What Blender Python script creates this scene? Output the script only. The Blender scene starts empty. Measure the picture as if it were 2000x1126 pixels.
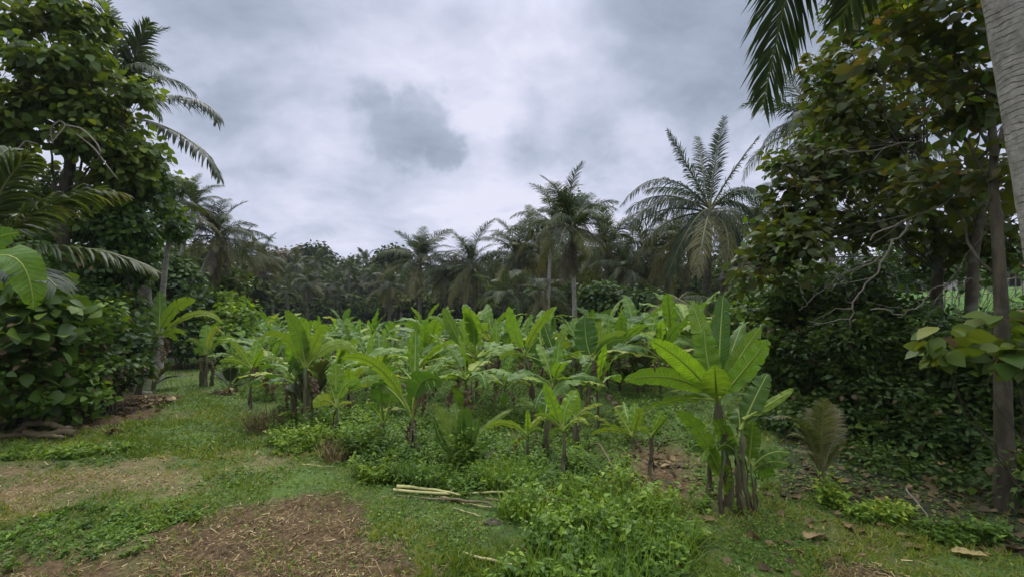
import bpy, math, random
import numpy as np
R = math.radians
rng = np.random.default_rng(7)
random.seed(7)
SC = bpy.context.scene
COL = SC.collection
F = 916.0; HZ = 590.0; EYE = 2.0
# ------------------------------------------------------------------ camera
cd = bpy.data.cameras.new('camera'); cam = bpy.data.objects.new('camera', cd); COL.objects.link(cam)
cam.location = (0, 0, EYE); cam.rotation_euler = (R(90), 0, 0)
cd.sensor_width = 36; cd.lens = 36 * F / 2000; cd.shift_y = (HZ - 563) / 2000
cd.clip_start = 0.05; cd.clip_end = 2000
SC.camera = cam
SC.view_settings.view_transform = 'Standard'; SC.view_settings.look = 'None'
SC.view_settings.exposure = 0.15; SC.view_settings.gamma = 1
SC.cycles.max_bounces = 8; SC.cycles.diffuse_bounces = 4; SC.cycles.glossy_bounces = 2
SC.cycles.transmission_bounces = 4; SC.cycles.transparent_max_bounces = 8; SC.cycles.volume_bounces = 0
SC.cycles.caustics_reflective = False; SC.cycles.caustics_refractive = False
SUN_EL = 50; SUN_AZ = -8

def nd(nt, t, loc=None, **kw):
    n = nt.nodes.new(t)
    for k, v in kw.items(): setattr(n, k, v)
    return n

def ramp(nt, fac, stops, interp='LINEAR'):
    n = nt.nodes.new('ShaderNodeValToRGB'); cr = n.color_ramp; cr.interpolation = interp
    while len(cr.elements) < len(stops): cr.elements.new(0.5)
    for e, (p, c) in zip(cr.elements, stops):
        e.position = p; e.color = (c[0], c[1], c[2], 1) if not isinstance(c, (int, float)) else (c, c, c, 1)
    if fac is not None: nt.links.new(fac, n.inputs[0])
    return n.outputs[0]

def math_n(nt, op, a, b=None, clamp=False):
    n = nt.nodes.new('ShaderNodeMath'); n.operation = op; n.use_clamp = clamp
    for i, v in enumerate((a, b)):
        if v is None: continue
        if isinstance(v, (int, float)): n.inputs[i].default_value = v
        else: nt.links.new(v, n.inputs[i])
    return n.outputs[0]

def pdir(px, py):
    v = np.array([(px - 1000) / F, 1.0, (HZ - py) / F]); return v / np.linalg.norm(v)

# ------------------------------------------------------------------ sky (overcast)
def make_world():
    w = bpy.data.worlds.new('World'); SC.world = w; w.use_nodes = True
    nt = w.node_tree; nt.nodes.clear(); L = nt.links.new
    out = nd(nt, 'ShaderNodeOutputWorld'); tc = nd(nt, 'ShaderNodeTexCoord')
    sky = nd(nt, 'ShaderNodeTexSky', sky_type='NISHITA', sun_disc=False)
    sky.sun_elevation = R(SUN_EL); sky.sun_rotation = R(SUN_AZ)
    sep = nd(nt, 'ShaderNodeSeparateXYZ'); L(tc.outputs['Generated'], sep.inputs[0])
    z = math_n(nt, 'MAXIMUM', sep.outputs[2], 0.0)
    den = math_n(nt, 'ADD', z, 0.28)
    cx = math_n(nt, 'DIVIDE', sep.outputs[0], den); cy = math_n(nt, 'DIVIDE', sep.outputs[1], den)
    cmb = nd(nt, 'ShaderNodeCombineXYZ'); L(cx, cmb.inputs[0]); L(cy, cmb.inputs[1]); cmb.inputs[2].default_value = 0.7
    def noise(scale, det, rough=.55, dist=0.0, vec=None, off=0.0):
        n = nd(nt, 'ShaderNodeTexNoise'); n.inputs['Scale'].default_value = scale
        n.inputs['Detail'].default_value = det; n.inputs['Roughness'].default_value = rough; n.inputs['Distortion'].default_value = dist
        if off:
            m = nd(nt, 'ShaderNodeVectorMath', operation='ADD'); L(vec or cmb.outputs[0], m.inputs[0]); m.inputs[1].default_value = (off, off * .7, 0); L(m.outputs[0], n.inputs['Vector'])
        else: L(vec or cmb.outputs[0], n.inputs['Vector'])
        return n
    n1 = noise(1.7, 8, .55, .35, off=3.1); n2 = noise(4.2, 8, .58, .3, off=1.7)
    b = math_n(nt, 'MULTIPLY', math_n(nt, 'SUBTRACT', n1.outputs[0], .5), 1.9)
    b = math_n(nt, 'ADD', b, math_n(nt, 'MULTIPLY', math_n(nt, 'SUBTRACT', n2.outputs[0], .5), .75))
    b = math_n(nt, 'ADD', b, .66)
    # warped direction for the individual clouds
    nw = noise(7.5, 9, .62, .1, vec=tc.outputs['Generated']); 
    vm = nd(nt, 'ShaderNodeVectorMath', operation='SUBTRACT'); L(nw.outputs['Color'], vm.inputs[0]); vm.inputs[1].default_value = (.5, .5, .5)
    vs = nd(nt, 'ShaderNodeVectorMath', operation='SCALE'); L(vm.outputs[0], vs.inputs[0]); vs.inputs['Scale'].default_value = .15
    va = nd(nt, 'ShaderNodeVectorMath', operation='ADD'); L(tc.outputs['Generated'], va.inputs[0]); L(vs.outputs[0], va.inputs[1])
    def blob(px, py, r, soft, amt, b):
        dn = nd(nt, 'ShaderNodeVectorMath', operation='DISTANCE'); L(va.outputs[0], dn.inputs[0]); dn.inputs[1].default_value = tuple(pdir(px, py))
        mr = nd(nt, 'ShaderNodeMapRange', interpolation_type='SMOOTHSTEP'); L(dn.outputs['Value'], mr.inputs[0])
        rr = r / F
        mr.inputs[1].default_value = max(0, rr * (1 - soft)); mr.inputs[2].default_value = rr * (1 + soft)
        mr.inputs[3].default_value = amt; mr.inputs[4].default_value = 0
        return math_n(nt, 'ADD', b, mr.outputs[0])
    for a in [(915, 120, 75, 1.0, .22), (900, 100, 200, 1.0, .12), (250, 60, 200, 1, .08), (620, 190, 110, 1.0, .2), (1050, 380, 260, 1.0, .06), (640, 370, 170, 1., .14), (950, 420, 160, 1, .10), (1250, 150, 150, 1, .12), (1350, 420, 250, 1, .1), (400, 400, 200, 1, .08),
              (790, 140, 70, 1, .12), (640, 270, 60, 1, .10), (960, 330, 110, 1, .03), (1000, 200, 60, 1, .08), (700, 60, 70, 1, -.10), (960, 30, 60, 1, -.12), (1240, 90, 90, 1, -.10), (1560, 330, 120, 1, -.12),
              (540, 170, 110, .6, -.28), (500, 90, 120, .9, -.16), (1480, 90, 220, .8, -.26), (860, 40, 80, .7, -.15), (420, 250, 130, 1, -.1)]:
        b = blob(*a, b)
    def puff(blobs, amt, b):
        h = None
        for px, py, r, soft in blobs:
            m = blob(px, py, r, soft, 1.0, 0.0); h = m if h is None else math_n(nt, 'MAXIMUM', h, m)
        return math_n(nt, 'ADD', b, math_n(nt, 'MULTIPLY', h, amt))
    b = puff([(808, 222, 58, .22), (785, 250, 55, .45), (862, 286, 44, .25), (728, 212, 36, .6), (742, 250, 40, .6)], -.38, b)
    b = puff([(1100, 250, 88, .6), (1060, 275, 60, .6), (1140, 285, 60, .7)], -.38, b)
    b = math_n(nt, 'MAXIMUM', math_n(nt, 'MINIMUM', b, 1.0), 0.0)
    col = ramp(nt, b, [(0, (.265, .305, .395)), (.35, (.385, .435, .55)), (.62, (.535, .575, .715)), (.85, (.66, .675, .83)), (1, (.74, .745, .88))])
    # an overcast sky is brighter towards the zenith
    zr = nd(nt, 'ShaderNodeMapRange', interpolation_type='SMOOTHSTEP'); L(sep.outputs[2], zr.inputs[0])
    zr.inputs[1].default_value = .50; zr.inputs[2].default_value = .95; zr.inputs[3].default_value = 1.0; zr.inputs[4].default_value = ZEN
    bg = nd(nt, 'ShaderNodeBackground'); L(col, bg.inputs[0]); L(zr.outputs[0], bg.inputs[1])
    bg2 = nd(nt, 'ShaderNodeBackground'); L(sky.outputs[0], bg2.inputs[0]); bg2.inputs[1].default_value = .07
    mx = nd(nt, 'ShaderNodeMixShader'); mx.inputs[0].default_value = .06; L(bg.outputs[0], mx.inputs[1]); L(bg2.outputs[0], mx.inputs[2])
    L(mx.outputs[0], out.inputs[0])
ZEN = 5.2
make_world()
sl = bpy.data.lights.new('sun', 'SUN'); sl.energy = 1.5; sl.angle = R(28); sl.color = (1, .97, .92)
so = bpy.data.objects.new('sun', sl); COL.objects.link(so)
so.rotation_euler = (R(-(90 - SUN_EL)), 0, R(-SUN_AZ)); so.location = (0, 0, 60)

# ------------------------------------------------------------------ terrain helpers
def sstep(a, b, x):
    t = np.clip((np.asarray(x, float) - a) / (b - a), 0, 1); return t * t * (3 - 2 * t)
def vnoise(x, y, s, seed=0):
    x = np.asarray(x, float) / s; y = np.asarray(y, float) / s
    xi = np.floor(x); yi = np.floor(y); xf = x - xi; yf = y - yi
    def h(a, b):
        v = np.sin(a * 127.1 + b * 311.7 + seed * 74.7) * 43758.5453; return v - np.floor(v)
    u = xf * xf * (3 - 2 * xf); v = yf * yf * (3 - 2 * yf)
    return (h(xi, yi) * (1 - u) + h(xi + 1, yi) * u) * (1 - v) + (h(xi, yi + 1) * (1 - u) + h(xi + 1, yi + 1) * u) * v
def gz(x, y):
    x = np.asarray(x, float); y = np.asarray(y, float)
    z = -1.25 * sstep(7, 42, y)
    hill = sstep(9, 25, (x + y) / 2) * sstep(6, 13, x) * (1 - sstep(36, 60, y))
    z = z + hill * 3.3
    z = z + (vnoise(x, y, 1.3, 1) - .5) * .09 + (vnoise(x, y, .35, 2) - .5) * .04 + (vnoise(x, y, 6, 3) - .5) * .16 * sstep(5, 12, y)
    return z
def W(px, py, D): return np.array([(px - 1000) / F * D, D, EYE + (HZ - py) / F * D])
def G(px, py):
    D = 1.5
    while D < 300:
        p = W(px, py, D)
        if p[2] <= gz(p[0], p[1]): return p
        D += 0.02 if D < 20 else .2
    return p
def GD(px, D):
    x = (px - 1000) / F * D; return np.array([x, D, float(gz(x, D))])

# ------------------------------------------------------------------ mesh builder
def nrm(v):
    v = np.asarray(v, float); return v / np.maximum(np.linalg.norm(v, axis=-1, keepdims=True), 1e-9)
class MB:
    def __init__(s): s.V = []; s.n = 0; s.L = []; s.S = []; s.A = []; s.U = []; s.M = []
    def add(s, V, faces, var=.5, uv=None, mi=0):
        """V (N,3); faces: int array (M,k) or list of such arrays"""
        V = np.asarray(V, float); N = len(V)
        s.V.append(V); s.A.append(np.broadcast_to(np.asarray(var, float), (N,)).copy())
        s.U.append(np.zeros((N, 2)) if uv is None else np.asarray(uv, float))
        for f in (faces if isinstance(faces, list) else [faces]):
            f = np.asarray(f, int); s.L.append((f + s.n).ravel()); s.S.append(np.full(len(f), f.shape[1])); s.M.append(np.full(len(f), mi))
        s.n += N
    def inst(s, tpl, P, Rm, sc, var, mi=0):
        V0, F0 = tpl; K = len(V0); M = len(P)
        if M == 0: return
        sc = np.asarray(sc, float)
        VV = V0[None] * (sc[:, None, None] if sc.ndim == 1 else sc[:, None, :])
        V = np.einsum('mij,mkj->mki', Rm, VV) + P[:, None, :]
        off = (np.arange(M) * K)[:, None, None]
        fs = [(f[None] + off).reshape(-1, f.shape[1]) for f in F0]
        uv = np.tile(np.stack([V0[:, 0], V0[:, 1]], 1), (M, 1))
        s.add(V.reshape(-1, 3), fs, np.repeat(var, K), uv, mi)
    def mesh(s, name, mats, origin=(0, 0, 0), smooth=True):
        me = bpy.data.meshes.new(name)
        V = np.concatenate(s.V) - np.asarray(origin, float); L = np.concatenate(s.L); S = np.concatenate(s.S)
        me.vertices.add(len(V)); me.vertices.foreach_set('co', V.astype(np.float32).ravel())
        me.loops.add(len(L)); me.loops.foreach_set('vertex_index', L.astype(np.int32))
        me.polygons.add(len(S)); st = np.concatenate([[0], np.cumsum(S)[:-1]])
        me.polygons.foreach_set('loop_start', st.astype(np.int32)); me.polygons.foreach_set('loop_total', S.astype(np.int32))
        me.polygons.foreach_set('use_smooth', np.full(len(S), smooth))
        mi = np.concatenate(s.M); me.polygons.foreach_set('material_index', mi.astype(np.int32))
        me.update(calc_edges=True)
        a = me.attributes.new('var', 'FLOAT', 'POINT'); a.data.foreach_set('value', np.concatenate(s.A).astype(np.float32))
        uv = me.uv_layers.new(name='UVMap'); uv.data.foreach_set('uv', np.concatenate(s.U)[L].astype(np.float32).ravel())
        for m in (mats if isinstance(mats, (list, tuple)) else [mats]): me.materials.append(m)
        return me
def link(name, data, parent=None, loc=(0, 0, 0), rot=(0, 0, 0), sc=1.0):
    o = bpy.data.objects.new(name, data); COL.objects.link(o)
    o.location = tuple(float(v) for v in loc); o.rotation_euler = rot
    o.scale = (sc, sc, sc) if isinstance(sc, (int, float)) else sc
    if parent is not None: o.parent = parent
    return o
def tag(o, label=None, cat=None, group=None, kind=None):
    if label: o['label'] = label
    if cat: o['category'] = cat
    if group: o['group'] = group
    if kind: o['kind'] = kind
    return o
def empty(name, loc, label, cat, group=None, rz=0, sc=1.0):
    o = link(name, None, None, loc, (0, 0, rz), sc); o.empty_display_size = .2
    return tag(o, label, cat, group)

def frames(a, up):
    a = nrm(a); s = nrm(np.cross(np.broadcast_to(up, a.shape), a)); n = np.cross(a, s)
    return np.stack([a, s, n], -1)
def tube(mb, P, r, k=7, var=.5, mi=0, cap=True, rough=0.0, vscale=1.0):
    P = np.asarray(P, float); n = len(P); r = np.broadcast_to(np.asarray(r, float), (n,))
    T = nrm(np.gradient(P, axis=0)); ref = np.array([1., 0.2, 0]) if abs(T[0][2]) > .8 else np.array([0, 0, 1.])
    Fm = frames(T, ref); an = np.linspace(0, 2 * np.pi, k, endpoint=False)
    rr = r[:, None] * (1 + (rng.random((n, k)) - .5) * rough)
    V = P[:, None] + rr[..., None] * (np.cos(an)[None, :, None] * Fm[:, None, :, 1] + np.sin(an)[None, :, None] * Fm[:, None, :, 2])
    i = np.arange(n - 1)[:, None] * k; j = np.arange(k)[None]; j2 = (j + 1) % k
    Q = np.stack([i + j, i + j2, i + k + j2, i + k + j], -1).reshape(-1, 4)
    d = np.concatenate([[0], np.cumsum(np.linalg.norm(np.diff(P, axis=0), axis=1))])
    uv = np.stack([np.repeat(d * vscale, k), np.tile(an / 6.283, n)], 1)
    mb.add(V.reshape(-1, 3), Q, var, uv, mi)
    if cap:
        for ring, e in ((V[0], 0), (V[-1], 1)):
            mb.add(ring, np.arange(k)[None] if e else np.arange(k)[::-1][None], var, uv[:k] if not e else uv[-k:], mi)
def bez(p0, p1, p2, n=20, p3=None):
    t = np.linspace(0, 1, n)[:, None]; p0, p1, p2 = map(np.asarray, (p0, p1, p2))
    if p3 is None: return (1 - t) ** 2 * p0 + 2 * t * (1 - t) * p1 + t * t * p2
    return (1 - t) ** 3 * p0 + 3 * t * (1 - t) ** 2 * p1 + 3 * t * t * (1 - t) * p2 + t ** 3 * np.asarray(p3)
def wob(P, amp, seed=None):
    P = np.array(P, float); n = len(P); w = np.cumsum(rng.normal(0, 1, (n, 3)), 0); w -= np.linspace(0, 1, n)[:, None] * w[-1]; w -= w[0] * (1 - np.linspace(0, 1, n))[:, None]
    return P + w * amp / math.sqrt(n)

# ------------------------------------------------------------------ materials
def mat(name):
    m = bpy.data.materials.new(name); m.use_nodes = True; nt = m.node_tree; nt.nodes.clear()
    return m, nt, nd(nt, 'ShaderNodeOutputMaterial')
def attr(nt, name):
    n = nd(nt, 'ShaderNodeAttribute'); n.attribute_name = name; return n.outputs['Fac']
def leaf_mat(name, stops, trans=.35, tcol=(1.5, 1.7, .6), rough=.45, spec=.5, nscale=1.5, namt=.35, orand=.15, veins=0, spots=None):
    stops = [(p, (c[0] * 1.36, c[1] * 1.16, c[2] * .58) if c[1] > c[0] * 1.15 else c) for p, c in stops]; spec = min(spec, .22); rough = max(rough, .5)
    m, nt, out = mat(name); L = nt.links.new
    v = attr(nt, 'var'); tc = nd(nt, 'ShaderNodeTexCoord'); geo = nd(nt, 'ShaderNodeNewGeometry')
    n = nd(nt, 'ShaderNodeTexNoise'); n.inputs['Scale'].default_value = nscale; n.inputs['Detail'].default_value = 3; L(geo.outputs['Position'], n.inputs['Vector'])
    oi = nd(nt, 'ShaderNodeObjectInfo')
    f = math_n(nt, 'ADD', v, math_n(nt, 'MULTIPLY', math_n(nt, 'SUBTRACT', n.outputs[0], .5), namt * 2))
    f = math_n(nt, 'ADD', f, math_n(nt, 'MULTIPLY', math_n(nt, 'SUBTRACT', oi.outputs['Random'], .5), orand * 2), True)
    col = ramp(nt, f, stops)
    pr = nd(nt, 'ShaderNodeBsdfPrincipled'); pr.inputs['Roughness'].default_value = rough; pr.inputs['Specular IOR Level'].default_value = spec
    hgt = None
    if veins:
        uv = nd(nt, 'ShaderNodeUVMap'); sx = nd(nt, 'ShaderNodeSeparateXYZ'); L(uv.outputs[0], sx.inputs[0])
        av = math_n(nt, 'ABSOLUTE', sx.outputs[1])
        ph = math_n(nt, 'ADD', math_n(nt, 'MULTIPLY', sx.outputs[0], veins), math_n(nt, 'MULTIPLY', av, -8.0))
        sn = math_n(nt, 'SINE', ph); n3 = nd(nt, 'ShaderNodeTexNoise'); n3.inputs['Scale'].default_value = 60; n3.inputs['Detail'].default_value = 2
        cx = nd(nt, 'ShaderNodeCombineXYZ'); L(math_n(nt, 'ADD', sx.outputs[0], math_n(nt, 'MULTIPLY', av, -.05)), cx.inputs[0]); L(math_n(nt, 'MULTIPLY', sx.outputs[1], .04), cx.inputs[1]); L(cx.outputs[0], n3.inputs['Vector'])
        k = math_n(nt, 'ADD', math_n(nt, 'MULTIPLY', sn, .10), math_n(nt, 'MULTIPLY', math_n(nt, 'SUBTRACT', n3.outputs[0], .5), 1.1))
        hgt = k
        k = math_n(nt, 'ADD', 1.0, k)
        mm = nd(nt, 'ShaderNodeVectorMath', operation='SCALE'); L(col, mm.inputs[0]); L(k, mm.inputs['Scale']); col = mm.outputs[0]
        # brown dry margin and blotches
        n4 = nd(nt, 'ShaderNodeTexNoise'); n4.inputs['Scale'].default_value = 9; n4.inputs['Detail'].default_value = 5; L(geo.outputs['Position'], n4.inputs['Vector'])
        e = math_n(nt, 'ADD', math_n(nt, 'MULTIPLY', av, .62), math_n(nt, 'MULTIPLY', n4.outputs[0], .62))
        e = ramp(nt, e, [(0, 0.), (.60, 0.), (.70, .05), (.80, .7), (1, 1.)]) if False else ramp(nt, e, [(0, 0.), (.985, 0.), (1, 0.3)])
        mx = nd(nt, 'ShaderNodeMix', data_type='RGBA'); L(e, mx.inputs[0]); L(col, mx.inputs[6]); mx.inputs[7].default_value = (.13, .085, .03, 1); col = mx.outputs[2]
    if spots:
        n5 = nd(nt, 'ShaderNodeTexNoise'); n5.inputs['Scale'].default_value = 25; n5.inputs['Detail'].default_value = 3; L(geo.outputs['Position'], n5.inputs['Vector'])
        mx = nd(nt, 'ShaderNodeMix', data_type='RGBA'); L(ramp(nt, n5.outputs[0], [(0, 0.), (.58, 0.), (.68, .6), (1, .8)]), mx.inputs[0]); L(col, mx.inputs[6]); mx.inputs[7].default_value = (*spots, 1); col = mx.outputs[2]
    L(col, pr.inputs['Base Color'])
    if hgt is not None:
        bp = nd(nt, 'ShaderNodeBump'); bp.inputs['Strength'].default_value = .35; bp.inputs['Distance'].default_value = .01; L(hgt, bp.inputs['Height']); L(bp.outputs[0], pr.inputs['Normal'])
    if trans > 0:
        tr = nd(nt, 'ShaderNodeBsdfTranslucent'); mc = nd(nt, 'ShaderNodeVectorMath', operation='MULTIPLY'); L(col, mc.inputs[0]); mc.inputs[1].default_value = tcol; L(mc.outputs[0], tr.inputs[0])
        mx = nd(nt, 'ShaderNodeMixShader'); mx.inputs[0].default_value = trans; L(pr.outputs[0], mx.inputs[1]); L(tr.outputs[0], mx.inputs[2]); L(mx.outputs[0], out.inputs[0])
    else: L(pr.outputs[0], out.inputs[0])
    return m
def bark_mat(name, stops, scale=8, stretch=(1, 1, .25), rings=0, bump=.5, rough=.85, lichen=None, green=None):
    m, nt, out = mat(name); L = nt.links.new
    tc = nd(nt, 'ShaderNodeTexCoord'); mp = nd(nt, 'ShaderNodeMapping'); L(tc.outputs['Object'], mp.inputs[0]); mp.inputs['Scale'].default_value = stretch
    n = nd(nt, 'ShaderNodeTexNoise'); n.inputs['Scale'].default_value = scale; n.inputs['Detail'].default_value = 8; n.inputs['Roughness'].default_value = .65; L(mp.outputs[0], n.inputs['Vector'])
    f = n.outputs[0]
    if rings:
        uv = nd(nt, 'ShaderNodeUVMap'); sx = nd(nt, 'ShaderNodeSeparateXYZ'); L(uv.outputs[0], sx.inputs[0])
        n2 = nd(nt, 'ShaderNodeTexNoise'); n2.inputs['Scale'].default_value = 3.0; n2.inputs['Detail'].default_value = 6; n2.inputs['Roughness'].default_value = .6; L(tc.outputs['Object'], n2.inputs['Vector'])
        ph = math_n(nt, 'ADD', math_n(nt, 'MULTIPLY', sx.outputs[0], rings), math_n(nt, 'MULTIPLY', n2.outputs[0], 3.5))
        fr = math_n(nt, 'FRACT', ph); ln = ramp(nt, fr, [(0, .15), (.06, .45), (.16, 1.), (.8, .92), (1, .55)])
        n3 = nd(nt, 'ShaderNodeTexNoise'); n3.inputs['Scale'].default_value = 7.0; n3.inputs['Detail'].default_value = 4; L(tc.outputs['Object'], n3.inputs['Vector'])
        st = ramp(nt, n3.outputs[0], [(0, .0), (.4, .15), (.62, .9), (1, 1.)])
        ln = math_n(nt, 'SUBTRACT', 1.0, math_n(nt, 'MULTIPLY', math_n(nt, 'SUBTRACT', 1.0, ln), st))
        f = math_n(nt, 'MULTIPLY', f, ln)
    col = ramp(nt, f, stops)
    if lichen:
        n4 = nd(nt, 'ShaderNodeTexNoise'); n4.inputs['Scale'].default_value = 3; n4.inputs['Detail'].default_value = 6; L(tc.outputs['Object'], n4.inputs['Vector'])
        mx = nd(nt, 'ShaderNodeMix', data_type='RGBA'); L(ramp(nt, n4.outputs[0], [(0, 0.), (.54, 0.), (.64, .75), (1, .85)]), mx.inputs[0]); L(col, mx.inputs[6]); mx.inputs[7].default_value = (*lichen, 1); col = mx.outputs[2]
    if green:
        mx = nd(nt, 'ShaderNodeMix', data_type='RGBA'); L(math_n(nt, 'MULTIPLY', ramp(nt, attr(nt, 'var'), [(.45, 0.), (.85, 1.)]), ramp(nt, f, [(.40, .25), (.60, 1.)])), mx.inputs[0]); L(col, mx.inputs[6]); mx.inputs[7].default_value = (*green, 1); col = mx.outputs[2]
    pr = nd(nt, 'ShaderNodeBsdfPrincipled'); pr.inputs['Roughness'].default_value = rough; pr.inputs['Specular IOR Level'].default_value = .2
    L(col, pr.inputs['Base Color'])
    bp = nd(nt, 'ShaderNodeBump'); bp.inputs['Strength'].default_value = bump; bp.inputs['Distance'].default_value = .02; L(f, bp.inputs['Height']); L(bp.outputs[0], pr.inputs['Normal'])
    L(pr.outputs[0], out.inputs[0]); return m

M = {}
M['palm'] = leaf_mat('palm_leaflet', [(0, (.012, .024, .014)), (.45, (.026, .046, .025)), (.8, (.060, .084, .038)), (1, (.18, .15, .065))], .3, (1.6, 1.7, .6), .5, .25)
M['palm_dry'] = leaf_mat('palm_dry', [(0, (.045, .035, .025)), (.5, (.12, .095, .06)), (1, (.22, .18, .12))], .2, (1.2, 1.1, .8), .7, .2)
M['palm_old'] = leaf_mat('palm_old', [(0, (.04, .055, .03)), (.5, (.085, .10, .045)), (1, (.20, .17, .10))], .25, (1.3, 1.2, .7), .55, .4)
M['rachis'] = leaf_mat('palm_rachis', [(0, (.06, .075, .03)), (1, (.17, .17, .07))], 0, rough=.5)
M['fruit'] = leaf_mat('coconut_husk', [(0, (.12, .11, .03)), (1, (.26, .20, .06))], 0, rough=.4)
M['banana'] = leaf_mat('banana_leaf', [(0, (.030, .080, .024)), (.45, (.068, .145, .030)), (.8, (.115, .20, .036)), (1, (.18, .24, .06))], .36, (1.55, 1.55, .65), .5, .3, nscale=.8, namt=.16, orand=.2, veins=170)
M['banana_new'] = leaf_mat('banana_leaf_new', [(0, (.075, .175, .028)), (1, (.125, .24, .035))], .42, (1.5, 1.5, .6), .5, .3, nscale=.8, namt=.15, orand=.2, veins=170)
M['banana_dry'] = leaf_mat('banana_dry', [(0, (.05, .035, .02)), (.5, (.13, .09, .05)), (1, (.24, .18, .11))], .2, (1.2, 1, .7), .7, .2, veins=90)
M['petiole'] = leaf_mat('banana_petiole', [(0, (.13, .22, .06)), (1, (.24, .33, .12))], .15, rough=.4)
M['bstem'] = bark_mat('banana_stem', [(0, (.025, .018, .012)), (.42, (.07, .045, .03)), (.55, (.10, .085, .04)), (.7, (.15, .17, .07)), (1, (.20, .20, .12))], 6, (1, 1, .15), green=(.11, .17, .06))
M['ptrunk'] = bark_mat('palm_trunk', [(0, (.05, .043, .032)), (.22, (.125, .112, .085)), (.45, (.25, .23, .18)), (.65, (.37, .34, .275)), (1, (.50, .47, .40))], 14, (1, 1, .8), rings=20, bump=.8)
M['ptrunk_far'] = bark_mat('palm_trunk_grey', [(0, (.08, .07, .055)), (.35, (.20, .18, .14)), (.65, (.36, .33, .27)), (1, (.48, .44, .37))], 9, (1, 1, .6), rings=5)
M['ptrunk_dark'] = bark_mat('palm_trunk_brown', [(0, (.035, .028, .02)), (.4, (.10, .085, .065)), (.7, (.20, .17, .135)), (1, (.28, .25, .20))], 9, (1, 1, .6), rings=5)
M['bark'] = bark_mat('tree_bark', [(0, (.016, .013, .008)), (.45, (.050, .041, .024)), (.7, (.115, .095, .056)), (1, (.21, .18, .11))], 9, (1, 1, .2), lichen=(.12, .13, .09))
M['twig'] = bark_mat('pale_twig', [(0, (.07, .06, .045)), (.5, (.19, .165, .12)), (1, (.34, .31, .24))], 14)
M['wood'] = bark_mat('cut_wood', [(0, (.035, .027, .013)), (.5, (.11, .085, .042)), (1, (.24, .19, .105))], 10, (.4, .4, .4))
M['teak'] = leaf_mat('teak_leaf', [(0, (.034, .070, .024)), (.5, (.066, .120, .032)), (.8, (.115, .165, .038)), (1, (.17, .20, .05))], .42, (1.6, 1.45, .5), .5, .35, nscale=1.2)
M['teak_dark'] = leaf_mat('teak_leaf_aged', [(0, (.022, .042, .015)), (.45, (.042, .072, .022)), (.70, (.070, .090, .028)), (.86, (.105, .080, .028)), (1, (.20, .11, .035))], .42, (1.45, 1.3, .5), .55, .3, nscale=1.2)
M['vine'] = leaf_mat('vine_leaf', [(0, (.024, .058, .018)), (.5, (.050, .105, .025)), (.85, (.10, .17, .032)), (1, (.20, .24, .04))], .35, (1.5, 1.5, .5), .45, .4)
M['bush'] = leaf_mat('bush_leaf', [(0, (.018, .042, .016)), (.5, (.036, .078, .022)), (.85, (.065, .12, .03)), (1, (.14, .15, .04))], .3, (1.5, 1.5, .5), .5, .4)
M['bush_bright'] = leaf_mat('fresh_leaf', [(0, (.035, .085, .022)), (.5, (.075, .155, .030)), (.85, (.13, .23, .04)), (1, (.21, .27, .05))], .38, (1.5, 1.5, .5), .5, .35)  # lighter green leaf for some shrubs and weeds
M['far'] = leaf_mat('far_leaf', [(0, (.014, .026, .014)), (.5, (.028, .048, .022)), (.85, (.055, .082, .034)), (1, (.07, .08, .03))], .1, (1.4, 1.4, .6), .9, .03, nscale=.15)
M['far_warm'] = leaf_mat('far_leaf_warm', [(0, (.05, .055, .02)), (.5, (.10, .085, .03)), (1, (.20, .11, .045))], .2, (1.3, 1.2, .6), .6, .3)
M['grass'] = leaf_mat('grass_blade', [(0, (.042, .085, .020)), (.45, (.090, .155, .034)), (.78, (.16, .21, .05)), (1, (.32, .26, .11))], .3, (1.4, 1.4, .5), .5, .3, nscale=.7, namt=.3)
M['weed'] = leaf_mat('weed_leaf', [(0, (.030, .070, .020)), (.4, (.068, .145, .032)), (.75, (.135, .24, .045)), (1, (.22, .29, .07))], .35, (1.5, 1.5, .5), .5, .35, nscale=.9)
M['straw'] = leaf_mat('straw', [(0, (.065, .042, .017)), (.35, (.17, .115, .045)), (.7, (.34, .25, .10)), (1, (.56, .46, .22))], 0, rough=.7, spec=.2, nscale=2)
M['litter'] = leaf_mat('dead_leaf', [(0, (.050, .036, .014)), (.5, (.13, .092, .036)), (.85, (.25, .18, .08)), (1, (.34, .27, .10))], .15, (1.2, 1, .8), .65, .25, nscale=6, spots=(.08, .05, .03))
M['stalk'] = leaf_mat('cut_stalk', [(0, (.16, .14, .05)), (.5, (.30, .25, .10)), (1, (.42, .40, .14))], 0, rough=.5, nscale=7, spots=(.14, .10, .05))

# ------------------------------------------------------------------ ground
def in_poly(x, y, P):
    x = np.asarray(x); y = np.asarray(y); c = np.zeros(x.shape, bool); n = len(P)
    for i in range(n):
        x1, y1 = P[i]; x2, y2 = P[(i + 1) % n]
        if y1 == y2: continue
        c ^= ((y1 > y) != (y2 > y)) & (x < (x2 - x1) * (y - y1) / (y2 - y1) + x1)
    return c
def gpoly(pts): return [tuple((lambda p: (p[0], p[1]))(G(px, py))) for px, py in pts]
MULCH = [gpoly([(300, 1400), (330, 1100), (345, 1040), (420, 1000), (520, 965), (640, 960), (700, 1000), (750, 1050), (745, 1126), (770, 1400)]),
         gpoly([(1600, 1400), (1625, 1100), (1680, 1092), (1770, 1106), (1850, 1140), (1900, 1400)])]
STRAWP = [gpoly([(-500, 940), (0, 925), (150, 908), (300, 905), (420, 908), (400, 930), (280, 955), (160, 975), (0, 1005), (-500, 1040)]), gpoly([(500, 868), (560, 885), (600, 905), (560, 915), (480, 890), (440, 870)])]
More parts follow.
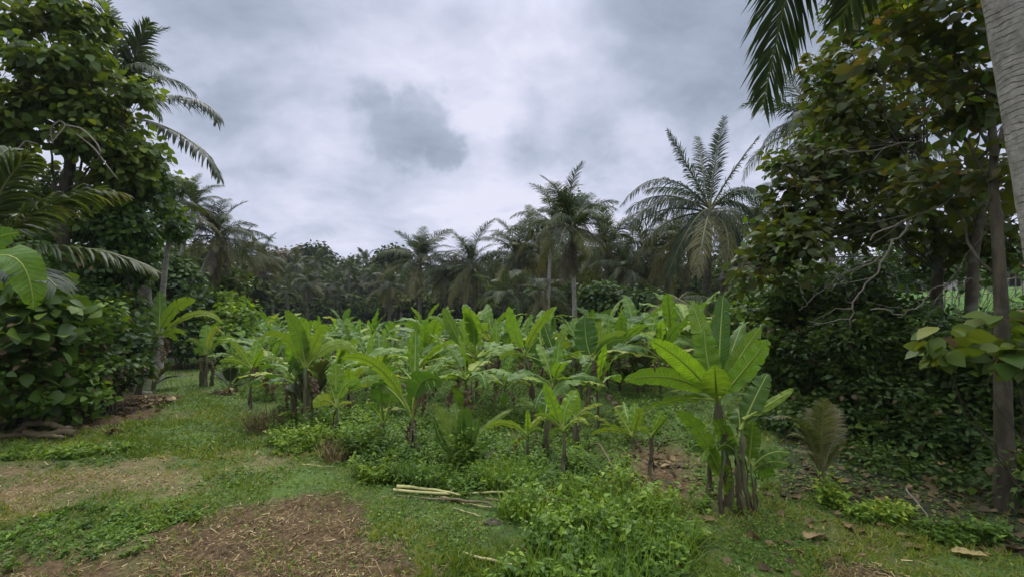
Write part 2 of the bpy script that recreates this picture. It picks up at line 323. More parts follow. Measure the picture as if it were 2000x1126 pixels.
MUD = [gpoly([(-500, 1085), (60, 1065), (180, 1095), (330, 1040), (345, 1100), (330, 1400), (-500, 1400)]), gpoly([(60, 782), (260, 765), (340, 775), (330, 812), (240, 835), (120, 838)]),
       gpoly([(1340, 880), (1420, 930), (1380, 990), (1220, 950), (1120, 880), (1200, 870)]) ]
PATH = gpoly([(-900, 1400), (-900, 800), (60, 835), (230, 830), (340, 800), (330, 740), (315, 705), (355, 692), (430, 690), (400, 740), (470, 800), (530, 855), (620, 890), (700, 950), (860, 1000), (960, 1060), (1060, 1126), (1200, 1400)])
LAWNR = gpoly([(1200, 1400), (1240, 1000), (1300, 965), (1480, 985), (1600, 960), (1720, 1000), (1830, 1030), (1960, 1080), (2100, 1130), (2300, 1400)])
def soft(polys, x, y, amp=.22):
    xx = x + (vnoise(x, y, .7, 11) - .5) * amp * 2.6 + (vnoise(x, y, .05, 15) - .5) * amp * .5 + (vnoise(x, y, .13, 12) - .5) * amp * .8; yy = y + (vnoise(x, y, .5, 13) - .5) * amp * 2 + (vnoise(x, y, .13, 14) - .5) * amp * .8
    m = np.zeros(np.shape(x), bool)
    for P in polys: m |= in_poly(xx, yy, P)
    return m
def blurred(polys, x, y, amp=.15, r=.10):
    a = np.zeros(np.shape(x))
    for dx, dy in ((0, 0), (r, 0), (-r, 0), (0, r), (0, -r), (r * .7, r * .7), (-r * .7, r * .7), (r * .7, -r * .7), (-r * .7, -r * .7)): a += soft(polys, x + dx, y + dy, amp)
    return a / 9
def shade_zone(x, y):   # floor of the thickets: litter and bare earth, plus tree shade painted into the colour
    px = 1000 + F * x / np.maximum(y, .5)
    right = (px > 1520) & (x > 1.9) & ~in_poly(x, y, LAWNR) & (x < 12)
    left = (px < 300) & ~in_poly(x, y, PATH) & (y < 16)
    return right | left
def axis(lo, hi, d0, d1, step, grow):
    a = list(np.arange(d0, d1, step)); s = step; v = a[-1]
    while v < hi: s *= grow; v += s; a.append(v)
    s = step; v = a[0]; b = []
    while v > lo: s *= grow; v -= s; b.append(v)
    return np.array(b[::-1] + a)
def make_ground():
    ys = axis(-60, 700, 1.8, 12, .05, 1.09); xs = axis(-500, 500, -7, 7, .05, 1.09)
    X, Y = np.meshgrid(xs, ys); Z = gz(X, Y)
    mu = blurred(MULCH, X, Y, .28, .06); st = blurred(STRAWP, X, Y, .55, .25); md = blurred(MUD, X, Y, .3, .2)
    Z = Z + (rng.random(Z.shape) - .5) * .035 * np.maximum(mu, md * .7) - .02 * mu + (vnoise(X, Y, .16, 77) - .5) * .07 * np.maximum(mu, md)
    V = np.stack([X, Y, Z], -1).reshape(-1, 3); n, k = X.shape
    i = np.arange(n - 1)[:, None] * k; j = np.arange(k - 1)[None]
    Q = np.stack([i + j, i + j + 1, i + j + k + 1, i + j + k], -1).reshape(-1, 4)
    mb = MB(); mb.add(V, Q, 0)
    m, nt, out = mat('ground_soil_grass'); L = nt.links.new
    geo = nd(nt, 'ShaderNodeNewGeometry')
    def ns(s, d=6, ro=.6):
        q = nd(nt, 'ShaderNodeTexNoise'); q.inputs['Scale'].default_value = s; q.inputs['Detail'].default_value = d; q.inputs['Roughness'].default_value = ro; L(geo.outputs['Position'], q.inputs['Vector']); return q.outputs[0]
    def mix(f, a, b):
        q = nd(nt, 'ShaderNodeMix', data_type='RGBA'); L(f, q.inputs[0]); L(a, q.inputs[6]); L(b, q.inputs[7]); return q.outputs[2]
    fine = ns(22, 8, .75); mid = ns(2.2, 5); big = ns(.25, 4)
    gcol = ramp(nt, math_n(nt, 'ADD', math_n(nt, 'MULTIPLY', fine, .55), math_n(nt, 'MULTIPLY', mid, .45)), [(.28, (.024, .030, .010)), (.44, (.050, .080, .018)), (.55, (.080, .130, .024)), (.70, (.145, .165, .040))])
    scol = ramp(nt, fine, [(.25, (.024, .015, .007)), (.48, (.080, .052, .022)), (.6, (.15, .100, .044)), (.8, (.28, .20, .095))])
    tcol = ramp(nt, fine, [(.25, (.07, .042, .022)), (.5, (.19, .125, .065)), (.75, (.36, .255, .15))])
    lcol = ramp(nt, ns(3, 8, .75), [(.3, (.03, .07, .015)), (.5, (.06, .13, .02)), (.7, (.11, .17, .035))])
    fcol = ramp(nt, ns(2.5, 8, .7), [(.3, (.012, .014, .008)), (.5, (.032, .038, .016)), (.7, (.07, .052, .028))])  # thicket floor, darkened to stand in for shade under the trees
    c = gcol
    bare = ramp(nt, ns(1.1, 6, .65), [(.56, 0.), (.68, .75)]); c = mix(bare, c, scol)
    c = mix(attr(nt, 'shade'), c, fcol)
    c = mix(attr(nt, 'straw'), c, tcol); c = mix(attr(nt, 'mud'), c, scol); c = mix(attr(nt, 'mulch'), c, scol); c = mix(attr(nt, 'lawn'), c, lcol)
    pr = nd(nt, 'ShaderNodeBsdfPrincipled'); pr.inputs['Roughness'].default_value = .9; pr.inputs['Specular IOR Level'].default_value = .15; L(c, pr.inputs['Base Color'])
    bp = nd(nt, 'ShaderNodeBump'); bp.inputs['Strength'].default_value = .8; bp.inputs['Distance'].default_value = .03; L(fine, bp.inputs['Height']); L(bp.outputs[0], pr.inputs['Normal']); L(pr.outputs[0], out.inputs[0])
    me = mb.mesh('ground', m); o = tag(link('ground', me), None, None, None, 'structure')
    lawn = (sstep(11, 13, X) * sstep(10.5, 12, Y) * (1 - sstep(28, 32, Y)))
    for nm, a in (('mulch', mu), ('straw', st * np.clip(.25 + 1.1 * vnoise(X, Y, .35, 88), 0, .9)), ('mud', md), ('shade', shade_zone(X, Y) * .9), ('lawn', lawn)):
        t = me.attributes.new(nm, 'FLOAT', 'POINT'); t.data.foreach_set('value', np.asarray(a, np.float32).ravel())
make_ground()

# ------------------------------------------------------------------ leaf templates (along +X, width Y, normal Z)
def T_leaf(w=.32, fold=.10, curl=.18, rows=((.0, .05), (.22, .8), (.5, 1.), (.78, .62))):
    V = [(0, 0, 0)]; 
    V = []; F4 = []; 
    for t, k in rows:
        z = -curl * t * t
        V += [(t, -w * k, z + fold * k), (t, 0, z), (t, w * k, z + fold * k)]
    V.append((1, 0, -curl)); n = len(rows)
    for i in range(n - 1):
        a = i * 3; F4 += [(a, a + 1, a + 4, a + 3), (a + 1, a + 2, a + 5, a + 4)]
    a = (n - 1) * 3; F3 = [(a, a + 1, len(V) - 1), (a + 1, a + 2, len(V) - 1)]
    return np.array(V, float), [np.array(F4), np.array(F3)]
LF_BIG = T_leaf(.36, .06, .30)
LF_HEART = T_leaf(.42, .08, .25, ((0, .15), (.10, .85), (.35, 1.), (.7, .6)))
LF_SM = (np.array([(0, 0, 0), (.45, -.26, .05), (1, 0, -.12), (.45, .26, .05)], float), [np.array([(0, 1, 2), (0, 2, 3)])])
LF_PT = T_leaf(.27, .05, .22, ((0, .1), (.2, .9), (.42, 1.), (.72, .5)))
LF_NARROW = T_leaf(.13, .03, .35)
BLADE = (np.array([(0, -.03, 0), (0, .03, 0), (.5, .028, .02), (.5, -.028, .02), (1, 0, -.10)], float), [np.array([(0, 1, 2, 3)]), np.array([(3, 2, 4)])])
STRAW = (np.array([(-.5, -.022, 0), (.5, -.015, .03), (.5, .015, .03), (-.5, .022, 0), (0, 0, .035)], float), [np.array([(0, 1, 4), (1, 2, 4), (2, 3, 4), (3, 0, 4)])])

def rdir(n):
    v = rng.normal(0, 1, (n, 3)); return nrm(v)
def lumpy(cs, k=5):
    out = []
    for c, r, n in cs:
        c, r = np.asarray(c, float), np.asarray(r, float)
        if n < 15: out.append((c, r, n)); continue
        w = rng.dirichlet(np.ones(k) * 1.5)
        for i in range(k):
            q = .30 + .75 * w[i] ** .5; out.append((c + rng.normal(0, .48, 3) * r, r * q * np.array([1, 1, .75]), max(2, int(n * w[i]))))
    return out
def foliage(mb, clusters, tpl, size, per=14, spread=.35, droop=.35, jit=.5, mi=0, shell=.55, varb=0.0, flat=.6):
    """clusters: (centre, (rx,ry,rz), number of leaf sprays)"""
    for c, rad, ns in clusters:
        d = rdir(ns); rr = (shell + (1 - shell) * rng.random(ns) ** .6)[:, None]
        S = np.asarray(c) + d * rr * np.asarray(rad) * (1 + .5 * (rng.random((ns, 1)) - .5))
        sv = rng.random(ns)
        n = ns * per; sc = np.repeat(S, per, 0); dd = rdir(n); dd[:, 2] *= flat; dd = nrm(dd + np.repeat(d, per, 0) * .5)
        P = sc + dd * spread * (.15 + .85 * rng.random((n, 1)))
        ax = dd + rng.normal(0, .35, (n, 3)); ax[:, 2] = ax[:, 2] * .6 - droop
        up = nrm(np.array([0, 0, 1.]) + rng.normal(0, jit, (n, 3)) + np.repeat(d, per, 0) * .5)
        s = size * (.55 + .7 * rng.random(n))
        v = np.clip(.42 + varb + .30 * (np.repeat(sv, per) - .5) + .5 * (rng.random(n) - .5) + .10 * np.repeat(d[:, 2], per), 0, 1)
        mb.inst(tpl, P, frames(ax, up), s, v, mi)

def limbs(mb, base, trunk_top, r0, r1, clusters, k=8, twig=True, bend=.25, n=14, wobble=.12):
    P = wob(bez(base, (np.asarray(base) + trunk_top) / 2 + rng.normal(0, bend, 3) * [1, 1, 0], trunk_top, n), wobble)
    tube(mb, P, np.linspace(r0 * 1.0, r1, n) + r0 * .3 * np.exp(-np.linspace(0, 22, n)), k, rough=.12)
    for c, rad, ns in clusters:
        c = np.asarray(c, float); i = rng.integers(n // 2, n); a = P[i]; ln = np.linalg.norm(c - a)
        Q = wob(bez(a, (a + c) / 2 + np.array([0, 0, .15 * ln]) + rng.normal(0, .08 * ln, 3), c, 9), .06 * ln)
        tube(mb, Q, np.linspace(max(r1 * .35, .016), .008, 9), 5, cap=False)
        for _ in range(7 if twig else 0):
            e = c + rdir(1)[0] * np.asarray(rad) * .85; j = rng.integers(4, 9)
            tube(mb, wob(bez(Q[j], (Q[j] + e) / 2 + [0, 0, .08], e, 6), .08), np.linspace(.012, .004, 6), 4, cap=False)
    return P

# ------------------------------------------------------------------ palm fronds
def frond_mesh(name, P, mats, ll=.85, n=52, w=.034, vee=.25, grav=.55, var=.4, dry_tip=.25, r0=.035, start=.16, rnd=.12, roll=0.0, segs=3):
    """P: rachis points. mats=[leaflet, rachis]"""
    mb = MB(); P = np.asarray(P, float); N = len(P)
    d = np.concatenate([[0], np.cumsum(np.linalg.norm(np.diff(P, axis=0), axis=1))]); tot = d[-1]; d /= tot
    T = nrm(np.gradient(P, axis=0))
    t = np.linspace(start, 1.0, n) + rng.normal(0, .002, n); t = np.clip(t, 0, 1)
    def at(A, q): return np.stack([np.interp(q, d, A[:, i]) for i in range(3)], -1)
    sref = nrm(np.cross(P[-1] - P[0], [0, 0, 1.])) if abs(nrm(P[-1] - P[0])[2]) < .97 else np.array([1., 0, 0])
    hor = nrm(np.cross(nrm((P[N // 3] - P[0]) * [1, 1, .0] + 1e-6), [0, 0, 1.])) ; sref = hor if np.linalg.norm((P[N // 3] - P[0])[:2]) > .05 else sref
    for side in (-1, 1):
        B = at(P, t); Tt = nrm(at(T, t)); S = nrm(sref[None] - (Tt @ sref)[:, None] * Tt); Nn = np.cross(S, Tt)
        if roll:
            cr, sr = math.cos(roll), math.sin(roll); S, Nn = S * cr + Nn * sr, Nn * cr - S * sr
        prof = np.interp((t - start) / (1 - start), [0, .08, .3, .6, .85, 1], [.45, .72, 1, .92, .60, .32])
        fw = .55 + .55 * t
        dr = nrm(S * side * .9 + Tt * fw[:, None] + Nn * vee + rng.normal(0, rnd, (n, 3)))
        ln = ll * prof * (.85 + .25 * rng.random(n)); cur = B.copy(); vv = np.clip(var + rng.normal(0, .13, n) + dry_tip * sstep(.75, 1, t), 0, 1)
        wd = nrm(Tt - (Tt * dr).sum(1, keepdims=True) * dr)
        ww = w * (.75 + .4 * prof); rows = []
        for q in range(segs + 1):
            k = [.55, 1., .8, .05][q] if segs == 3 else [.7, 1, .05][q]
            h = wd * (ww * k)[:, None] / 2
            rows += [cur - h, cur + h]
            g = grav * (q + .7) / segs * (.7 + .6 * rng.random(n))
            dr = nrm(dr + np.array([0, 0, -1.]) * g[:, None]); cur = cur + dr * (ln / segs)[:, None]
            wd = nrm(wd - (wd * dr).sum(1, keepdims=True) * dr)
        V = np.stack(rows, 1); K = V.shape[1]
        Q = np.array([(2 * i, 2 * i + 1, 2 * i + 3, 2 * i + 2) for i in range(segs)])
        mb.add(V.reshape(-1, 3), (Q[None] + (np.arange(n) * K)[:, None, None]).reshape(-1, 4), np.repeat(vv, K) + np.tile(np.linspace(0, .12, K), n))
    tube(mb, P, np.linspace(r0, .006, N), 5, .5, mi=1)
    return mb.mesh(name, mats)
def arc(L, e0, droop, n=22, p=1.35, side=0.0):
    t = np.linspace(0, 1, n); e = R(e0) - R(droop) * t ** p; a = side * t ** 2
    step = np.stack([np.cos(e) * np.cos(a), np.cos(e) * np.sin(a), np.sin(e)], -1) * (L / (n - 1))
    return np.concatenate([[[0, 0, 0]], np.cumsum(step[:-1], 0)])
FR = {}
for e0, dr, g in ((82, 50, .35), (66, 75, .55), (48, 90, .75), (30, 95, .9), (10, 80, 1.0), (-15, 60, 1.0), (-42, 40, .9)):
    FR[e0] = [frond_mesh('palm_frond', arc(4.0, e0, dr * (.8 + .4 * rng.random()), side=(rng.random() - .5) * .6), [M['palm'] if e0 > -10 else M['palm_old'], M['rachis']],
              ll=.98, n=84 if e0 > 20 else 70, w=.038 if e0 > 20 else .030, grav=g * .85, vee=.25 if e0 > 60 else 0, var=.35 + (.08 if e0 < 20 else 0), r0=.05, start=.12, rnd=.17 if e0 > 20 else .25) for _ in range(3)]
FR['dry'] = [frond_mesh('dead_frond', arc(3.6, e, 30, side=(rng.random() - .5) * .8), [M['palm_dry'], M['palm_dry']], ll=.75, n=60, w=.032, grav=1.0, vee=-.1, r0=.05, rnd=.3, var=.45) for e in (-50, -66, -74)]
FRF = {k: [frond_mesh('palm_frond', arc(4.0, k, d, n=12), [M['palm'] if k > -30 else M['palm_old'], M['rachis']], ll=.95, n=40, w=.095, grav=g, var=.35, r0=.06, segs=2, rnd=.2) for _ in range(2)] for k, d, g in ((80, 45, .3), (52, 75, .5), (25, 80, .6), (-5, 65, .8), (-40, 40, .9))}

def nut_mesh():
    mb = MB()
    for _ in range(9):
        a = rng.random() * 6.28; c = np.array([math.cos(a) * .22, math.sin(a) * .22, -.12 - rng.random() * .3])
        u, v = np.meshgrid(np.linspace(0, 2 * np.pi, 9)[:-1], np.linspace(0, np.pi, 6)); r = .12
        V = np.stack([r * np.sin(v) * np.cos(u), r * np.sin(v) * np.sin(u), r * 1.25 * np.cos(v)], -1).reshape(-1, 3) + c
        i = np.arange(5)[:, None] * 8; j = np.arange(8)[None]; j2 = (j + 1) % 8
        mb.add(V, np.stack([i + j, i + j2, i + 8 + j2, i + 8 + j], -1).reshape(-1, 4), rng.random())
        tube(mb, bez((0, 0, .1), c * .6 + [0, 0, .2], c, 5), .02, 4, .2)
    return mb.mesh('coconut_bunch', M['fruit'])
NUT = nut_mesh()
def palm(label, px, py, D, rad_px, base_px=None, nf=20, dead=4, nuts=False, group=None, low=False, seed=0, far=False, tr=.15, extra=None, elev=None, az0=None, lean_d=0, pale=False):
    c = W(px, py, D); sc = rad_px / F * D / 3.35
    base = GD(base_px if base_px is not None else px + rng.normal(0, 10), D + lean_d)
    nf = int(nf * 1.3); dead = int(dead * .75); t = empty('coconut_palm', base, label, 'palm tree', group)
    top = c - base
    mb = MB(); n = 26; side = np.array([top[0], top[1], 0]) * .25
    P = bez((0, 0, -.1), np.array([0, 0, top[2] * .5]) - side * .5, top + [0, 0, -.05], n)
    r = tr * (1.0 + .6 * np.exp(-np.linspace(0, 9, n))) * np.linspace(1, .72, n) * (1 + .04 * (np.arange(n) % 2)); r[-2:] *= 1.25
    tube(mb, P, r, 12 if not far else 7, rough=.03)
    link('trunk', mb.mesh('palm_trunk', M['ptrunk_far'] if pale else M['ptrunk_dark']), t)
    rs = random.Random(seed * 13 + int(px)); az = az0 if az0 is not None else rs.random() * 6.28
    lib = FRF if far else FR; keys = [k for k in lib if k != 'dry']
    for i in range(nf):
        f = (i + .5) / nf; e = elev[0] + (elev[1] - elev[0]) * f ** .9 if elev else 86 - 116 * f ** .95
        k = min(keys, key=lambda q: abs(q - e)); az += 2.39996
        link('frond', rs.choice(lib[k]), t, top + np.array([0, 0, .1]), (R(rs.uniform(-22, 22)), -R((e - k) * .8 + rs.uniform(-9, 9)), az + rs.uniform(-.35, .35)), sc * rs.uniform(.68, 1.12))
    if not far:
        for i in range(dead):
            link('dead_frond', rs.choice(FR['dry']), t, top + np.array([0, 0, 0]), (R(rs.uniform(-14, 14)), R(rs.uniform(-8, 8)), rs.random() * 6.28), sc * rs.uniform(.75, 1.0))
    if nuts: link('coconut_bunch', NUT, t, top + np.array([0, 0, .05]), (0, 0, rs.random() * 6), max(sc, .7))
    return t

# ------------------------------------------------------------------ banana leaves
def bleaf(P, w, fold=.25, droop=.35, tear=.35, roll=0.0, pet=.14, wave=.012, nu=34, var=.5, torn_amp=.35, midw=.011, ref=None, tipcut=0):
    """returns (lamina MB, petiole MB) along path P (base to tip)"""
    P = np.asarray(P, float); d = np.concatenate([[0], np.cumsum(np.linalg.norm(np.diff(P, axis=0), axis=1))]); Ltot = d[-1]; d /= Ltot
    T = nrm(np.gradient(P, axis=0))
    t = np.linspace(pet, 1, nu)
    def at(A, q): return np.stack([np.interp(q, d, A[:, i]) for i in range(3)], -1)
    C = at(P, t); Tt = nrm(at(T, t)); h = (P[-1] - P[0]) * [1, 1, 0]
    if ref is None: ref = nrm(np.cross(h, [0, 0, 1.])) if np.linalg.norm(h) > .03 else np.array([1., 0, 0])
    S = nrm(ref[None] - (Tt @ ref)[:, None] * Tt); Nn = np.cross(S, Tt)
    if roll:
        cr, sr = math.cos(roll), math.sin(roll); S, Nn = S * cr + Nn * sr, Nn * cr - S * sr
    u = (t - pet) / (1 - pet)
    prof = np.interp(u, [0, .03, .12, .3, .55, .8, .93, 1], [.10, .42, .82, 1, .98, .76, .42, .03])
    lam = MB(); nv = 5; vs = np.linspace(0, 1, nv)
    for sd in (-1, 1):
        i = 0
        while i < nu - 1:
            ln = int(rng.integers(2, 7)) if rng.random() < tear else int(rng.integers(6, 14))
            j = min(nu - 1, i + ln); idx = np.arange(i, j + 1); ex = (rng.random() - .3) * torn_amp if tear > 0 else 0
            off = rng.random() * 6
            rows = []
            for q in idx:
                wid = w * prof[q] * (1 + .02 * math.sin(q * 1.7 + off)); a0 = fold - ex * .5
                ang = a0 - (droop + ex) * vs; y = np.concatenate([[0], np.cumsum(np.cos(ang[1:]) * wid / (nv - 1))]); z = np.concatenate([[0], np.cumsum(np.sin(ang[1:]) * wid / (nv - 1))])
                z = z + wave * vs * math.sin(q * .9 + off)
                g = (q - (i + j) / 2) / max(1, (j - i)) * -.03 * w / .16 * vs ** 2 * (1 if tear > 0 else 0) + vs * wid * .22
                rows.append(C[q][None] + S[q][None] * (sd * y)[:, None] + Nn[q][None] * z[:, None] + Tt[q][None] * g[:, None])
            V = np.stack(rows); m = len(idx)
            uv = np.stack([np.repeat(t[idx], nv), np.tile(vs * sd, m)], -1)
            a = np.arange(m - 1)[:, None] * nv; b = np.arange(nv - 1)[None]
            Q = np.stack([a + b, a + b + 1, a + b + nv + 1, a + b + nv], -1).reshape(-1, 4)
            if sd < 0: Q = Q[:, ::-1]
            lam.add(V.reshape(-1, 3), Q, var, uv); i = j
    pm = MB(); tt = np.linspace(0, .97, 18); A = at(P, tt)
    tube(pm, A, np.interp(tt, [0, pet, 1], [midw * 2.2, midw * 1.25, midw * .25]), 6, .5)
    return lam, pm
def merge_two(lam, pm, name, lm):
    n = lam.n; lam.V += pm.V; lam.A += pm.A; lam.U += pm.U; lam.S += pm.S; lam.L += [l + n for l in pm.L]; lam.M += [m + 1 for m in pm.M]; lam.n += pm.n
    return lam.mesh(name, [lm, M['petiole']])
BL = {}
SPEC = {'up': (1.0, 80, 20, .11, .5, .05, 'banana_new'), 'up2': (1.15, 70, 45, .14, .45, .15, 'banana'), 'mid': (1.3, 52, 72, .15, .4, .45, 'banana'), 'arch': (1.35, 42, 85, .15, .35, .6, 'banana'),
        'low': (1.2, 30, 80, .15, .3, .85, 'banana'), 'flat': (1.15, 28, 50, .14, .35, .5, 'banana')}
for k, (L_, e, dr, w, fo, te, mt) in SPEC.items():
    BL[k] = []
    for v in range(4):
        P = arc(L_, e + rng.normal(0, 4), dr * rng.uniform(.75, 1.25), side=rng.normal(0, .25))
        a, b = bleaf(P, w * rng.uniform(.85, 1.1), fo, .35 + .4 * rng.random(), te, roll=rng.normal(0, .3), pet=.22, var=rng.choice([.1, .3, .45, .6, .75, .95]), wave=.014, torn_amp=.5)
        BL[k].append((a.mesh('banana_leaf', M[mt]), b.mesh('banana_petiole', M['petiole'])))
BL['dry'] = []
for v in range(4):
    P = arc(.8, 10, 110, p=.6, side=rng.normal(0, .4)); a, b = bleaf(P, .07, .9, 1.2, .8, roll=rng.normal(0, .5), pet=.1, wave=.05)
    BL['dry'].append((a.mesh('dry_leaf', M['banana_dry']), b.mesh('dry_petiole', M['banana_dry'])))
def stem_mesh(h, r, lean=(0, 0), n=14):
    mb = MB(); P = bez((0, 0, -.06), (lean[0] * .3, lean[1] * .3, h * .5), (lean[0], lean[1], h), n)
    tube(mb, P, np.linspace(r * 1.25, r * .55, n) * (1 + .10 * (rng.random(n) - .5)), 9, np.repeat(np.linspace(0, 1, n), 9), rough=.12, cap=False)
    for i in range(7):      # loose sheath edges and dry flags down the stem
        q = rng.integers(2, n - 1); a = rng.random() * 6.28; o = np.array([math.cos(a), math.sin(a), 0]); s = np.array([-o[1], o[0], 0]); b = P[q] + o * r * .8
        L_ = rng.uniform(.12, .3); V = [b - s * .025, b + s * .025, b + o * .03 + s * .03 - [0, 0, L_ * .5], b + o * .03 - s * .02 - [0, 0, L_ * .5], b + o * .015 - [0, 0, L_]]
        mb.add(V, [np.array([(0, 1, 2, 3)]), np.array([(3, 2, 4)])], .2)
    return mb.mesh('banana_stem', M['bstem'])
STEMS = [stem_mesh(1.0, .05, (rng.normal(0, .05), rng.normal(0, .05))) for _ in range(5)]
def banana(label, pos, H=1.8, kinds=None, group=None, stem_h=None, lean=(0, 0), seed=0, sub=True, az0=None, stem=True, rs=None, dry=2, stemr=1.0):
    """H: height to the leaf tips"""
    rs = rs or random.Random(seed); t = empty('banana_plant', pos, label, 'banana plant', group)
    s = H / 1.95; h = (stem_h or .85 * s); s *= .98; stemr *= .54
    so_ = link('stem', rs.choice(STEMS), t, (0, 0, 0), (0, 0, rs.random() * 6), (s * stemr, s * stemr, h))
    if lean != (0, 0): so_.rotation_euler = (math.atan2(-lean[1], h), math.atan2(lean[0], h), 0)
    kinds = kinds or ['up', 'arch', 'flat', 'up2', 'low', 'arch', 'flat', 'mid', 'low'][:rs.randint(6, 8)]
    az = az0 if az0 is not None else rs.random() * 6.28; top = np.array([lean[0], lean[1], h - .05 * s])
    for k in kinds:
        az += 2.4 + rs.uniform(-.3, .3); lm, pm = rs.choice(BL[k]); q = s * rs.uniform(.85, 1.12)
        o = link('leaf', lm, t, top, (R(rs.uniform(-8, 8)), R(rs.uniform(-8, 8)), az), q)
        if sub: link('petiole', pm, o)
    for k in range(rs.choice([1, 2, 3]) if sub or rs.random() < .6 else 0):   # shoots at the foot
        az += 2.0; lm, pm = rs.choice(BL[rs.choice(['up', 'up2', 'mid', 'flat'])]); q = s * rs.uniform(.45, .7)
        o = link('leaf', lm, t, (math.cos(az) * .07, math.sin(az) * .07, rs.uniform(.05, .25) * h), (R(rs.uniform(-12, 12)), R(rs.uniform(-10, 10)), az), q)
        if sub: link('petiole', pm, o)
    for k in range(dry):
        az += 2.4; lm, pm = rs.choice(BL['dry']); o = link('dry_leaf', lm, t, top * [1, 1, .9], (0, R(rs.uniform(-10, 20)), az), s * rs.uniform(.7, 1.1))
    return t
# ================================================================== the big left tree and the thicket
def tree(label, name, cat, base, top, r0, r1, clusters, tpl, size, lm, per=14, spread=.35, droop=.35, group=None, bark='bark', twig=True, extra=None, varb=0., shell=.5, wobble=.12, bend=.25, dens=1.0, jit=.6):
    t = empty(name, base, label, cat, group); b = np.asarray(base, float)
    clusters = [(c, np.asarray(r_) * (.85 if dens < 1 else 1), max(2, int(n_ * dens))) for c, r_, n_ in clusters]
    mb = MB(); limbs(mb, b - [0, 0, .15], np.asarray(top, float), r0, r1, clusters, twig=twig, wobble=wobble, bend=bend)
    link('trunk', mb.mesh('tree_trunk', M[bark], b), t)
    mb = MB(); cs = lumpy(clusters); foliage(mb, cs, tpl, size, per, spread, droop, varb=varb, shell=shell, jit=jit)
    if len(clusters) > 6: foliage(mb, [(c, r * 1.05, max(1, n // 7)) for c, r, n in cs], LF_PT, size * .8, per, spread, droop, varb=.1, shell=.1, jit=1, mi=1)
    link('crown', mb.mesh('tree_crown', [lm, M['vine']], b), t)
    return t
def cl(*a):   # px, py, D, rx_px, ry_px, n
    out = []
    for px, py, D, rx, ry, n in a:
        out.append((W(px, py, D), (rx / F * D, max(rx, ry) / F * D * .8, ry / F * D), n))
    return out
def bush(label, base, clusters, tpl, size, lm, per=12, spread=.25, droop=.2, name='bush', cat='bush', group=None, stems=5, varb=0., shell=.45):
    t = empty(name, base, label, cat, group); b = np.asarray(base, float)
    mb = MB()
    for c, rad, ns in clusters:
        for _ in range(stems):
            e = np.asarray(c) + rdir(1)[0] * np.asarray(rad) * .8; s = b + rng.normal(0, .08, 3) * [1, 1, 0] - [0, 0, .05]
            tube(mb, wob(bez(s, (s + e) / 2 + [0, 0, .1], e, 9), .15), np.linspace(.011, .003, 9), 4, cap=False)
    link('stem', mb.mesh('bush_stem', M['bark'], b), t)
    mb = MB(); cs = lumpy(clusters, 7); foliage(mb, cs, tpl, size, per, spread, droop, varb=varb, shell=shell, jit=.8)
    foliage(mb, [(c, r * 1.08, max(1, n // 6)) for c, r, n in cs[::2]], LF_HEART, size * .95, per // 2 + 1, spread, droop, varb=.05, shell=.3, jit=.9, mi=1)
    foliage(mb, [(c, r, max(1, n // 22)) for c, r, n in cs], LF_BIG, min(size, .10), 5, spread, .6, shell=.5, jit=1.2, mi=2)
    link('foliage', mb.mesh('bush_foliage', [lm, M['vine'], M['litter']], b), t)
    return t

D1 = 10.0
tl = tree('tall large-leaved tree at the left edge, its crown cut by the top of the photo', 'broadleaf_tree', 'tree', GD(150, D1), W(140, 260, D1), .20, .09,
     cl((135, 25, 9.5, 30, 40, 60), (90, 20, 9.6, 30, 30, 26), (60, 70, 9.5, 45, 30, 45), (110, 120, 9.5, 75, 45, 90), (150, 120, 10, 30, 45, 60), (30, 170, 9.2, 55, 55, 80), (130, 190, 9.6, 80, 50, 110), (205, 210, 10, 46, 34, 60),
        (270, 175, 10, 28, 22, 28), (60, 240, 9.4, 80, 45, 100), (180, 265, 9.8, 75, 40, 90), (250, 260, 10.2, 45, 60, 55), (285, 300, 10.2, 28, 22, 28), (20, 300, 9.6, 60, 40, 50), (215, 330, 10, 45, 55, 60), (100, 20, 9.8, 22, 26, 10)), LF_BIG, .19, M['teak'], per=13, spread=.34, droop=.45, varb=-.04, dens=.5, jit=.9, shell=.15)
tl2 = tree('mass of climbing vine leaves hanging on the trunk behind the drooping frond at left', 'vine_covered_tree', 'tree', GD(230, 10.8), W(235, 330, 10.8), .13, .07,
     cl((250, 340, 10.6, 40, 50, 110), (262, 430, 10.8, 36, 60, 110), (230, 430, 10.5, 60, 60, 120), (150, 440, 10.8, 65, 55, 110), (245, 520, 10.8, 50, 60, 120), (170, 540, 10.9, 75, 60, 120), (70, 440, 10.9, 70, 60, 80), (250, 610, 10.5, 40, 60, 90), (200, 640, 10.5, 60, 60, 90), (60, 560, 11, 90, 60, 90)), LF_HEART, .13, M['vine'], per=20, spread=.34, droop=.55, dens=.75, varb=.05)
tree('dark spreading tree behind the left thicket, beside the leaning grey palm trunk', 'broadleaf_tree', 'tree', GD(300, 17), W(300, 470, 17), .16, .08,
     cl((300, 540, 17, 50, 44, 110), (350, 590, 17, 45, 34, 100), (250, 540, 17, 60, 60, 100), (300, 600, 16.5, 60, 40, 90), (200, 600, 16, 90, 60, 90)) , LF_BIG, .20, M['bush'], per=20, spread=.5)
tree('small slim tree with a round leafy top rising beside the left palm crown', 'broadleaf_tree', 'tree', GD(345, 21), W(340, 440, 21), .09, .04,
     cl((345, 360, 21, 22, 22, 30), (335, 400, 21, 18, 20, 20)), LF_BIG, .26, M['teak'], per=14, spread=.4)
